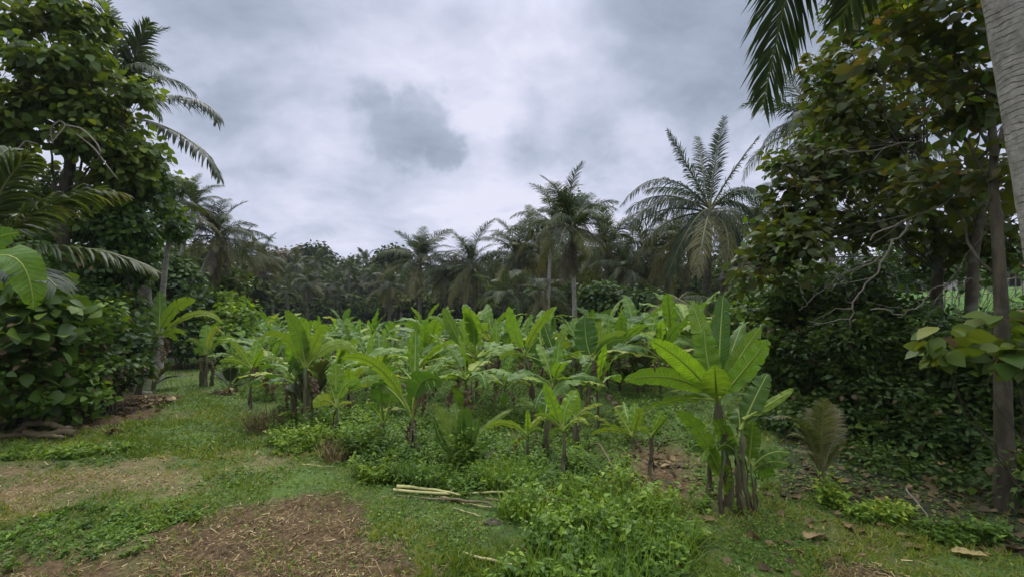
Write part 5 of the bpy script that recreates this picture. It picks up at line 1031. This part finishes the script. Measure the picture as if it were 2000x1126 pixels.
def make_cover():
    mb = MB(); x, y = sample_ground(26000, 4.4, 13, 430, 1450); d = vnoise(x, y, .8, 51) * .7 + vnoise(x, y, .2, 52) * .3
    keep = soft([FIELD], x, y, .5) & (rng.random(len(x)) < np.clip((d - .25) * 3, .03, 1)) & ~soft(MUD, x, y, .3) & ~soft([PATH], x, y, .2)
    px = 1000 + F * x / y; keep &= (rng.random(len(x)) < np.where(px > 1060, .35, 1))
    x, y = x[keep], y[keep]; weed_patch(mb, x, y, .16, .05, 11, .36)
    x, y = sample_ground(16000, 13, 34, 430, 1400, .6); keep = rng.random(len(x)) < .8; x, y = x[keep], y[keep]; weed_patch(mb, x, y, .22, .12, 7, .42)
    tag(link('ground_cover', mb.mesh('ground_cover', M['weed'])), 'low dark green weeds covering the soil between the bananas', 'ground cover', None, 'stuff')
make_cover()
def clump(label, px, py, rpx, rpy, n, h, leaf, m='weed', var=.6, per=14, grass=0, gh=.25, name='weed_clump', cat='weeds', tpl=LF_SM):
    """a rounded clump of leafy weeds: centre pixel of its foot, spread in pixels"""
    c = G(px, py); b = G(px, py + rpy); a = G(px, py - rpy); rx = rpx / F * c[1]; ry = abs(a[1] - b[1]) / 2
    an = rng.random(n) * 6.28; q = np.sqrt(rng.random(n)); x = c[0] + np.cos(an) * q * rx * (1 + .25 * np.sin(an * 3 + px)); y = c[1] + np.sin(an) * q * ry * (1 + .25 * np.cos(an * 2 + py))
    mb = MB(); hh = h * (1.15 - .6 * q); nn = len(x)
    for k in range(4):
        s = slice(k * nn // 4, (k + 1) * nn // 4); weed_patch(mb, x[s], y[s], h * (.75 + .5 * rng.random()), leaf * (.8 + .5 * k / 3), per, var, .35, tpl)
    for i in range(0, min(n, 160)):
        d = upright(1, .3)[0]; s0 = np.array([x[i], y[i], float(gz(x[i], y[i])) - .01]); tube(mb, [s0, s0 + d * h * .5 + rng.normal(0, .01, 3), s0 + d * h * .9], [.003, .0025, .0015], 3, .5, cap=False)
    if grass:
        an = rng.random(grass) * 6.28; q = np.sqrt(rng.random(grass)); gx = c[0] + np.cos(an) * q * rx; gy = c[1] + np.sin(an) * q * ry
        blades(mb, gx, gy, gh * (.5 + .8 * rng.random(grass)), np.clip(.5 + rng.normal(0, .2, grass), 0, 1), .35, .35, T_leaf(.032, .01, .35, ((0, .5), (.35, 1), (.7, .8))))
    t = tag(link(name, mb.mesh(name, M[m], c), None, c), label, cat); return t
clump('big mound of leafy weeds in the front centre-right, mixed with grass', 1150, 1010, 160, 52, 330, .17, .055, 'weed', .46, 11, 700, .28, tpl=LF_PT)
clump('mound of weeds running down to the bottom edge, right of centre', 1200, 1075, 165, 46, 330, .16, .052, 'weed', .42, 11, 600, .26, tpl=LF_PT)
clump('weedy mound at the bottom edge with taller grass stalks, in front of the largest one', 1150, 1150, 190, 30, 260, .14, .048, 'weed', .45, 12, 300, .30, tpl=LF_PT)
clump('bright green weed bush at the left foot of the banana field, by the dry tuft', 705, 885, 34, 14, 170, .36, .055, 'bush_bright', .62, 16)
clump('yellow-green weed bush in front of the upright torn banana', 735, 935, 44, 14, 110, .17, .05, 'bush_bright', .66, 14, 60, .22)
clump('weeds and upright grass in front of the upright torn banana, by the cut stalks', 830, 945, 60, 14, 110, .15, .045, 'weed', .6, 14, 220, .26)
clump('tall bright weed growing in front of the coconut seedling', 905, 920, 16, 8, 50, .42, .055, 'bush_bright', .66, 18, 80, .3)
clump('tuft of tall bright grass right of the coconut seedling, behind the cut stalks', 990, 955, 60, 14, 60, .18, .04, 'weed', .6, 12, 360, .30)
clump('tuft of upright grass growing through the cut stalks near the stump', 1010, 1010, 34, 12, 30, .14, .035, 'weed', .55, 12, 260, .24)
clump('bright seedling weed standing alone left of the arched dead frond', 1128, 925, 14, 6, 14, .26, .05, 'bush_bright', .7, 16)
clump('bright leafy weed at the foot of the arched dead frond, right side', 1215, 935, 18, 8, 24, .20, .055, 'bush_bright', .68, 16)
clump('weed bush among the bananas at the left of the field, behind the dry twigs', 590, 870, 60, 16, 200, .22, .05, 'weed', .5, 14)
clump('light green weed bush under the banana with the stiff upright leaf', 625, 850, 26, 10, 80, .34, .055, 'bush_bright', .55, 14)
clump('weed bush between the low cupped banana and the upright torn one', 700, 830, 60, 14, 150, .18, .055, 'weed', .52, 14)
clump('light green plant low on the grass near the right thicket', 1625, 985, 22, 9, 60, .20, .055, 'weed', .75, 14)
clump('small weeds along the edge of the right-hand grass below the thicket', 1720, 1010, 60, 14, 120, .12, .05, 'weed', .5, 12)
clump('weeds at the bottom right, around the fallen leaves', 1880, 1050, 70, 22, 170, .10, .05, 'weed', .35, 12)
clump('green weeds on the mud at the bottom left', 110, 1045, 200, 50, 260, .045, .042, 'weed', .42, 12, 120, .09)
clump('patch of weeds between the two mulch areas at the lower left', 290, 1015, 90, 34, 150, .045, .04, 'weed', .4, 12, 160, .09)
clump('low weeds below the log pile at the left', 120, 886, 110, 16, 240, .09, .05, 'weed', .45, 12, 160, .10)
clump('leafy weeds at the foot of the left shrubs, behind the log pile', 60, 818, 90, 12, 200, .20, .06, 'weed', .55, 12)
clump('dry brown twiggy bush on the edge of the grass path', 520, 838, 30, 12, 90, .30, .03, 'litter', .35, 8, 120, .32, name='dry_bush', cat='bush')
clump('dry straw-coloured grass tuft at the edge of the field, left of the bright weed bush', 660, 895, 30, 12, 20, .12, .02, 'straw', .6, 4, 240, .26, name='dry_grass_tuft', cat='grass tuft')

def make_straw():
    mb = MB()
    x, y = sample_ground(90000, 1.9, 6.2, -100, 2000); m1 = soft(MULCH, x, y, .28); m2 = soft(STRAWP, x, y, .55) & (rng.random(len(x)) < .3 + vnoise(x, y, .35, 88))
    k = rng.random(len(x)) < np.where(m1, .85, np.where(m2, .9, np.where(soft(MUD, x, y, .3), .2, .03 + .12 * (vnoise(x, y, .7, 33) > .6))))
    x, y, m2 = x[k], y[k], m2[k]; n = len(x)
    P = np.stack([x, y, gz(x, y) - .004 + .040 * rng.random(n) ** 1.5], -1); ax = rdir(n) * [1, 1, .22] + np.array([.15, 0, 0]); up = nrm(np.array([0, 0, 1.]) + rng.normal(0, .4, (n, 3)))
    L_ = .018 + .06 * rng.random(n) ** 2.2 + .14 * (rng.random(n) > .985)
    w = .012 + .05 * rng.random(n); s = np.stack([L_ * 1.15, w * 4.2 / np.maximum(1, L_ / .06), w * 1.2], -1)
    mb.inst(STRAW, P, frames(ax, up), s * [1, 1, 1], np.clip(.28 + rng.normal(0, .2, n) + .25 * m2 + .35 * (rng.random(n) > .9), 0, 1))
    tag(link('straw_mulch', mb.mesh('straw_mulch', M['straw'])), 'chopped straw and husk chips spread over the soil', 'mulch', None, 'stuff')
    mb = MB(); n = 9000; x, y = sample_ground(n, 2.6, 13, 1250, 2300); px = 1000 + F * x / y
    k = (px > 1330) & ((shade_zone(x, y) & (rng.random(n) < .5)) | ((rng.random(n) < .06) & (px < 1700))); x, y = x[k], y[k]
    x2, y2 = sample_ground(5000, 5, 16, -300, 330); k2 = (shade_zone(x2, y2) | soft(MUD, x2, y2)) & (rng.random(5000) < .35); x, y = np.append(x, x2[k2]), np.append(y, y2[k2])
    x2, y2 = sample_ground(2500, 5, 12, 560, 1400); k2 = (rng.random(2500) < .35) & soft([FIELD], x2, y2); x, y = np.append(x, x2[k2]), np.append(y, y2[k2]); n = len(x)
    P = np.stack([x, y, gz(x, y) + .01 + .02 * rng.random(n)], -1); ax = rdir(n) * [1, 1, .2]; up = nrm(np.array([0, 0, 1.]) + rng.normal(0, .35, (n, 3)))
    mb.inst(LF_BIG, P, frames(ax, up), .04 + .07 * rng.random(n), rng.random(n) * .7)
    tag(link('leaf_litter', mb.mesh('leaf_litter', M['litter'])), 'brown leaf litter on the shaded soil', 'leaf litter', None, 'stuff')
make_straw()

# fallen teak leaves one could pick up
def dead_leaf_mesh(seed):
    g = np.random.default_rng(seed); nu, nv = 12, 7; u = np.linspace(0, 1, nu); v = np.linspace(-1, 1, nv)
    w = .36 * np.interp(u, [0, .1, .35, .7, .92, 1], [.25, .75, 1, .8, .35, .02]) * (1 + .12 * g.normal(0, 1, nu)); c = g.uniform(.2, .6); cu = g.uniform(-.3, .5); f = g.uniform(.5, 1.2)
    V = [(a - .5, b * w[i] * math.cos(b * f * .6), abs(b) ** 1.4 * w[i] * f * .5 + c * (a - .4) ** 2 + cu * .15 * math.sin(a * 5 + b) + g.normal(0, .008)) for i, a in enumerate(u) for b in v]
    V = np.array(V); V[:, 2] -= V[:, 2].min(); V = np.concatenate([V, V + [0, 0, .006]])
    a = np.arange(nu - 1)[:, None] * nv; b = np.arange(nv - 1)[None]; Q = np.stack([a + b, a + b + 1, a + b + nv + 1, a + b + nv], -1).reshape(-1, 4)
    mb = MB(); mb.add(V, [Q[:, ::-1], Q + nu * nv], g.uniform(.3, .8)); tube(mb, [V[3], V[3] + [-.12, .01, .01], V[3] + [-.2, .0, .0]], .012, 4, .3); return mb.mesh('dead_leaf', M['litter'])
DL = [dead_leaf_mesh(s) for s in range(7)]
M['yl'] = leaf_mat('yellow_dead_leaf', [(0, (.22, .17, .06)), (1, (.42, .34, .13))], .2, rough=.6, nscale=6, spots=(.15, .10, .05))
YL = DL[3].copy(); YL.materials.clear(); YL.materials.append(M['yl'])
def litter(px, py, wpx, label, me=None, rz=None, grp=None, tilt=.15):
    p = G(px, py); s = wpx / F * p[1]; o = link('fallen_leaf', me or random.choice(DL), None, p + [0, 0, .012], (random.uniform(-tilt, tilt), random.uniform(-tilt, tilt), random.uniform(0, 6.28) if rz is None else rz), s)
    return tag(o, label, 'dead leaf', grp)
litter(1467, 1050, 34, 'curled brown dead leaf standing on edge on the grass, below the large banana clump', rz=1.9, tilt=.1).rotation_euler = (1.0, .1, 1.9)
litter(1592, 1053, 46, 'long flat tan dead leaf on the right-hand grass, middle of three near the bottom', rz=.1)
litter(1895, 1088, 52, 'yellow dead leaf with dark spots at the bottom right', YL, rz=-.6)
litter(1680, 1042, 34, 'reddish brown cupped dead leaf right of the long tan one', rz=.4)
litter(1385, 1018, 26, 'dark rolled dead leaf left of the curled brown one', rz=-.7)
litter(1582, 1030, 20, 'grey dead leaf lying above the long tan one', rz=1)
litter(1002, 928, 24, 'pale orange dead leaf on the dark soil right of the coconut seedling', YL, rz=.6)
litter(1720, 1016, 26, 'tan dead leaf above the reddish brown cupped one', rz=.5)
litter(1770, 1050, 30, 'buckled tan dead leaf under the edge of the right thicket', rz=-.5)
litter(1785, 1072, 30, 'brown dead leaf above the right-hand mulch patch', rz=-.4)
litter(1555, 975, 26, 'pinkish dead leaf at the foot of the brownish young palm, left side', rz=.3)
litter(1500, 968, 24, 'pinkish dead leaf at the right foot of the large banana clump', rz=2)
for i in range(46):
    px = random.uniform(1640, 1990); py = random.uniform(1005, 1095) if i > 18 else random.uniform(1010, 1070)
    if py < 985 + (px - 1640) * .12: py += 40
    litter(px, py, random.uniform(12, 26), 'one of the many scattered brown dead leaves at the lower right, under the thicket edge', grp='scattered dead leaves at the lower right')
for i in range(26):
    px = random.uniform(1330, 1600); py = random.uniform(930, 1010); litter(px, py, random.uniform(9, 18), 'one of the small dead leaves scattered around the foot of the large banana clump', grp='dead leaves around the large banana clump')

# ------------------------------------------------------------------ sticks, stalks, logs
def stick(label, pts, r0, r1, m='stalk', name='stick', cat='stick', group=None, w=.012, k=7, flat=1.0, n=18, lift=.0, var=.5):
    P = np.array([G(a, b) + [0, 0, h] for a, b, h in pts]); q = np.linspace(0, len(P) - 1, n); P = np.stack([np.interp(q, range(len(P)), P[:, i]) for i in range(3)], -1)
    for _ in range(2): P[1:-1] = (P[:-2] + P[1:-1] * 2 + P[2:]) / 4
    P = wob(P, w); mb = MB(); tube(mb, P, np.linspace(r0, r1, n) * (1 + .08 * (rng.random(n) - .5)), k, var, rough=.12)
    return tag(link(name, mb.mesh(name, M[m], P[0]), None, P[0]), label, cat, group)
stick('long straight pale cut palm stalk lying across the middle foreground, yellow at its butt end', [(768, 965, .05), (860, 970, .05), (1000, 971, .07), (1120, 968, .08)], .016, .009, w=.01, group='cut stalks in the middle foreground', var=.8)
stick('thick greenish cut stalk just above the long straight one', [(775, 960, .06), (800, 960, .06), (860, 967, .05), (900, 973, .04)], .020, .010, group='cut stalks in the middle foreground', var=.9)
stick('brown stalk splitting right and down from the pile towards the stump', [(860, 978, .04), (900, 985, .05), (950, 990, .05), (980, 1002, .04)], .014, .009, 'wood', group='cut stalks in the middle foreground')
stick('pale stalk slanting under the long straight one', [(865, 975, .03), (910, 985, .03), (960, 996, .03)], .010, .007, group='cut stalks in the middle foreground')
stick('thin slanting stalk lowest in the pile, pointing at the stump', [(885, 995, .02), (915, 1005, .03), (940, 1013, .03)], .008, .006, group='cut stalks in the middle foreground')
stick('dark stalk under the butt end of the long straight one', [(775, 970, .015), (830, 975, .02), (900, 982, .02)], .013, .010, 'wood', group='cut stalks in the middle foreground')
stick('brown stalk among the weeds right of the pile', [(1060, 996, .12), (1110, 1000, .12)], .012, .008, 'wood')
stick('pale stalk bridging the stump from the pile', [(950, 982, .05), (985, 1000, .10), (1000, 1012, .06)], .012, .010, 'wood')
stick('short grey broken stake leaning among the grass above the long stalks', [(838, 950, .08), (845, 962, .05), (853, 968, .03)], .014, .012, 'twig', name='stake', cat='stake')
stick('long bent pale stick on the grass at the bottom centre', [(905, 1083, .02), (950, 1098, .03), (1000, 1110, .03), (1030, 1115, .025), (1045, 1126, .02), (1052, 1134, .02)], .012, .009, var=.75)
stick('straight dry straw stick on the grass left of the dry tuft', [(588, 908, .02), (625, 910, .02), (652, 913, .02)], .006, .004, var=.9)
stick('dead brown frond stalk arching out of the grass between the small bananas', [(1148, 878, .02), (1168, 895, .22), (1195, 925, .12), (1205, 950, .02)], .010, .012, 'wood', name='dead_stalk', cat='dead stalk')
stick('short upright cut stem on the dark soil right of the arched dead stalk', [(1210, 935, .0), (1213, 925, .10)], .014, .012, 'wood', name='stake', cat='stake')
stick('thin dry twig lying on the grass at the lower right', [(1530, 1075, .02), (1570, 1082, .02)], .004, .003, var=.8)
stick('slanting bare stick at the floor of the right thicket', [(1770, 975, .12), (1812, 1010, .02)], .008, .006, 'twig')
for i in range(16):
    px, py = random.uniform(360, 720), random.uniform(990, 1120); a = random.uniform(0, 3.1); L_ = random.uniform(14, 34)
    stick('one of the straw stalks scattered on the brown mulch patch', [(px, py, .02), (px + L_ * math.cos(a), py + L_ * .5 * math.sin(a), .025)], .004, .002, 'straw', 'straw_stalk', 'straw stalk', 'straw stalks on the mulch patch', .006, 4, n=6, var=.9)
# dead fronds lying
t = empty('fallen_frond', G(930, 905), 'short brown dead frond arching over the soil right of the coconut seedling', 'dead frond'); o = np.array(t.location)
P = bez(G(935, 925) + [0, 0, .02], W(950, 870, o[1]), G(1000, 898) + [0, 0, .1], 20); link('blade', frond_mesh('dead_frond_blade', P - o, [M['palm_dry'], M['palm_dry']], ll=.12, n=40, w=.012, grav=.8, start=.1, r0=.01), t)
# log pile at left
for i, (a, r, lab) in enumerate([([(48, 852, .06), (95, 854, .07), (148, 853, .06)], .062, 'lowest straight log of the left pile, its cut end facing the grass'), ([(60, 846, .17), (115, 842, .19)], .05, 'short log on top of the left pile'), ([(72, 840, .22), (104, 834, .30)], .04, 'stubby knotted log standing highest in the left pile'),
                               ([(92, 848, .18), (140, 848, .10)], .045, 'log leaning to the right in the left pile'), ([(30, 854, .06), (78, 842, .20)], .05, 'crooked log at the left end of the left pile'), ([(-10, 858, .04), (45, 854, .06)], .04, 'dark log trailing off the left end of the pile'),
                               ([(75, 857, .04), (125, 860, .04)], .032, 'thin log lying loose in front of the left pile')]):
    stick(lab, a, r, r * .8, 'wood', 'log', 'log', 'logs piled at the left edge', .06, 9, n=14)
def twig_heap(label, px, py, rpx, n, h, name='twig_heap', m='wood', L_=.35, r=.008):
    c = G(px, py); rx = rpx / F * c[1]; mb = MB()
    for _ in range(n):
        a = rng.random() * 6.28; q = rng.random() ** .5; p = c + [math.cos(a) * q * rx, math.sin(a) * q * rx * .5, .01]; p[2] = gz(p[0], p[1]) + h * (1 - q) * rng.random()
        d = rdir(1)[0] * [1, 1, .35] * L_ * rng.uniform(.3, 1); d[2] = abs(d[2]); tube(mb, wob(np.linspace(p - d / 2, p + d / 2, 5), .03), [r, r * .9, r * .7, r * .5, r * .3], 4, rng.random(), cap=False)
    x = c[0] + rng.normal(0, .45, n * 2) * rx; y = c[1] + rng.normal(0, .25, n * 2) * rx; P = np.stack([x, y, gz(x, y) + .02 + h * .6 * rng.random(n * 2)], -1)
    mb.inst(LF_BIG, P, frames(rdir(n * 2) * [1, 1, .4], upright(n * 2, .6)), .05 + .07 * rng.random(n * 2), rng.random(n * 2), 1)
    return tag(link(name, mb.mesh(name, [M[m], M['litter']], c), None, c), label, 'debris heap', None)
twig_heap('brown heap of dry twigs and leaves at the foot of the leaning banana', 290, 790, 46, 150, .20)
twig_heap('smaller scatter of twigs and rotting leaves below the left thicket', 205, 805, 70, 120, .10)
twig_heap('pile of dead leaves between the slim banana and the path-edge clump', 445, 768, 34, 60, .12)
twig_heap('clod of dark rotting leaves on the grass, right of the log pile', 222, 846, 12, 20, .05, L_=.12)
twig_heap('dead brown leaves heaped at the foot of the tall banana clump left of centre', 590, 812, 26, 50, .08)
twig_heap('dark debris of dead leaves under the small bananas, centre right', 1290, 905, 36, 40, .03)
twig_heap('dark soil and dead leaves heap right of the coconut seedling', 975, 928, 34, 50, .06)
# stump
def lump(name, label, px, py, w, h, m, cat, seed=0, squash=.7, spl=0):
    c = G(px, py); g = np.random.default_rng(seed); nu, nv = 22, 12; an = np.linspace(0, 2 * np.pi, nu, endpoint=False); ph = np.linspace(0, np.pi / 2, nv); V = []
    for k_, p in enumerate(ph):
        for a in an: q = 1 + .18 * math.sin(a * 3 + seed) + .12 * math.sin(a * 7 + p * 4) + g.normal(0, .03); V.append((math.cos(a) * math.cos(p) ** .6 * w * q, math.sin(a) * math.cos(p) ** .6 * w * squash * q, math.sin(p) * h * (1 + .15 * math.sin(a * 5) + g.normal(0, .04)) - .02))
    V = np.array(V); i = np.arange(nv - 1)[:, None] * nu; j = np.arange(nu)[None]; j2 = (j + 1) % nu; mb = MB(); mb.add(V, np.stack([i + j, i + j2, i + nu + j2, i + nu + j], -1).reshape(-1, 4)); mb.add(V[-nu:], np.arange(nu)[None])
    return tag(link(name, mb.mesh(name, M[m]), None, c), label, cat)
lump('stump', 'dark hollow rotting stump half hidden in the grass under the cut stalks', 962, 1022, .08, .055, 'bark', 'stump', 3)
lump('wood_chip', 'pale chip of wood lying on the grass at the bottom centre', 1036, 1082, .04, .03, 'twig', 'wood chip', 5, .5)
lump('stone', 'grey stone in the litter behind the heap of dry twigs at left', 285, 768, .12, .08, 'twig', 'stone', 6)
for i, (px, py, w) in enumerate([(140, 815, .05), (250, 818, .05), (155, 827, .03)]): lump('stone', ['pale flat stone in the litter left of the twig heap', 'pale flat stone just below the twig heap at left', 'smallest pale stone, above the right end of the log pile'][i], px, py, w, w * .35, 'twig', 'stone', 10 + i)
print('TOTAL', len(bpy.data.objects), sum(len(m.polygons) for m in bpy.data.meshes))

# ------------------------------------------------------------------ damp air
HZD = .0004
def haze():
    m, nt, out = mat('haze_air'); v = nd(nt, 'ShaderNodeVolumePrincipled'); v.inputs['Color'].default_value = (.86, .9, 1, 1); v.inputs['Density'].default_value = HZD; v.inputs['Anisotropy'].default_value = 0.0
    nt.links.new(v.outputs[0], out.inputs['Volume'])
    a = np.array([(-520, -80, -6), (520, 720, 16.0)], float); V = np.array([[a[i][0], a[j][1], a[k][2]] for i in (0, 1) for j in (0, 1) for k in (0, 1)])
    mb = MB(); mb.add(V, np.array([(0, 1, 3, 2), (4, 6, 7, 5), (0, 4, 5, 1), (2, 3, 7, 6), (0, 2, 6, 4), (1, 5, 7, 3)])); tag(link('haze', mb.mesh('haze', m, smooth=False)), None, None, None, 'stuff')
haze()
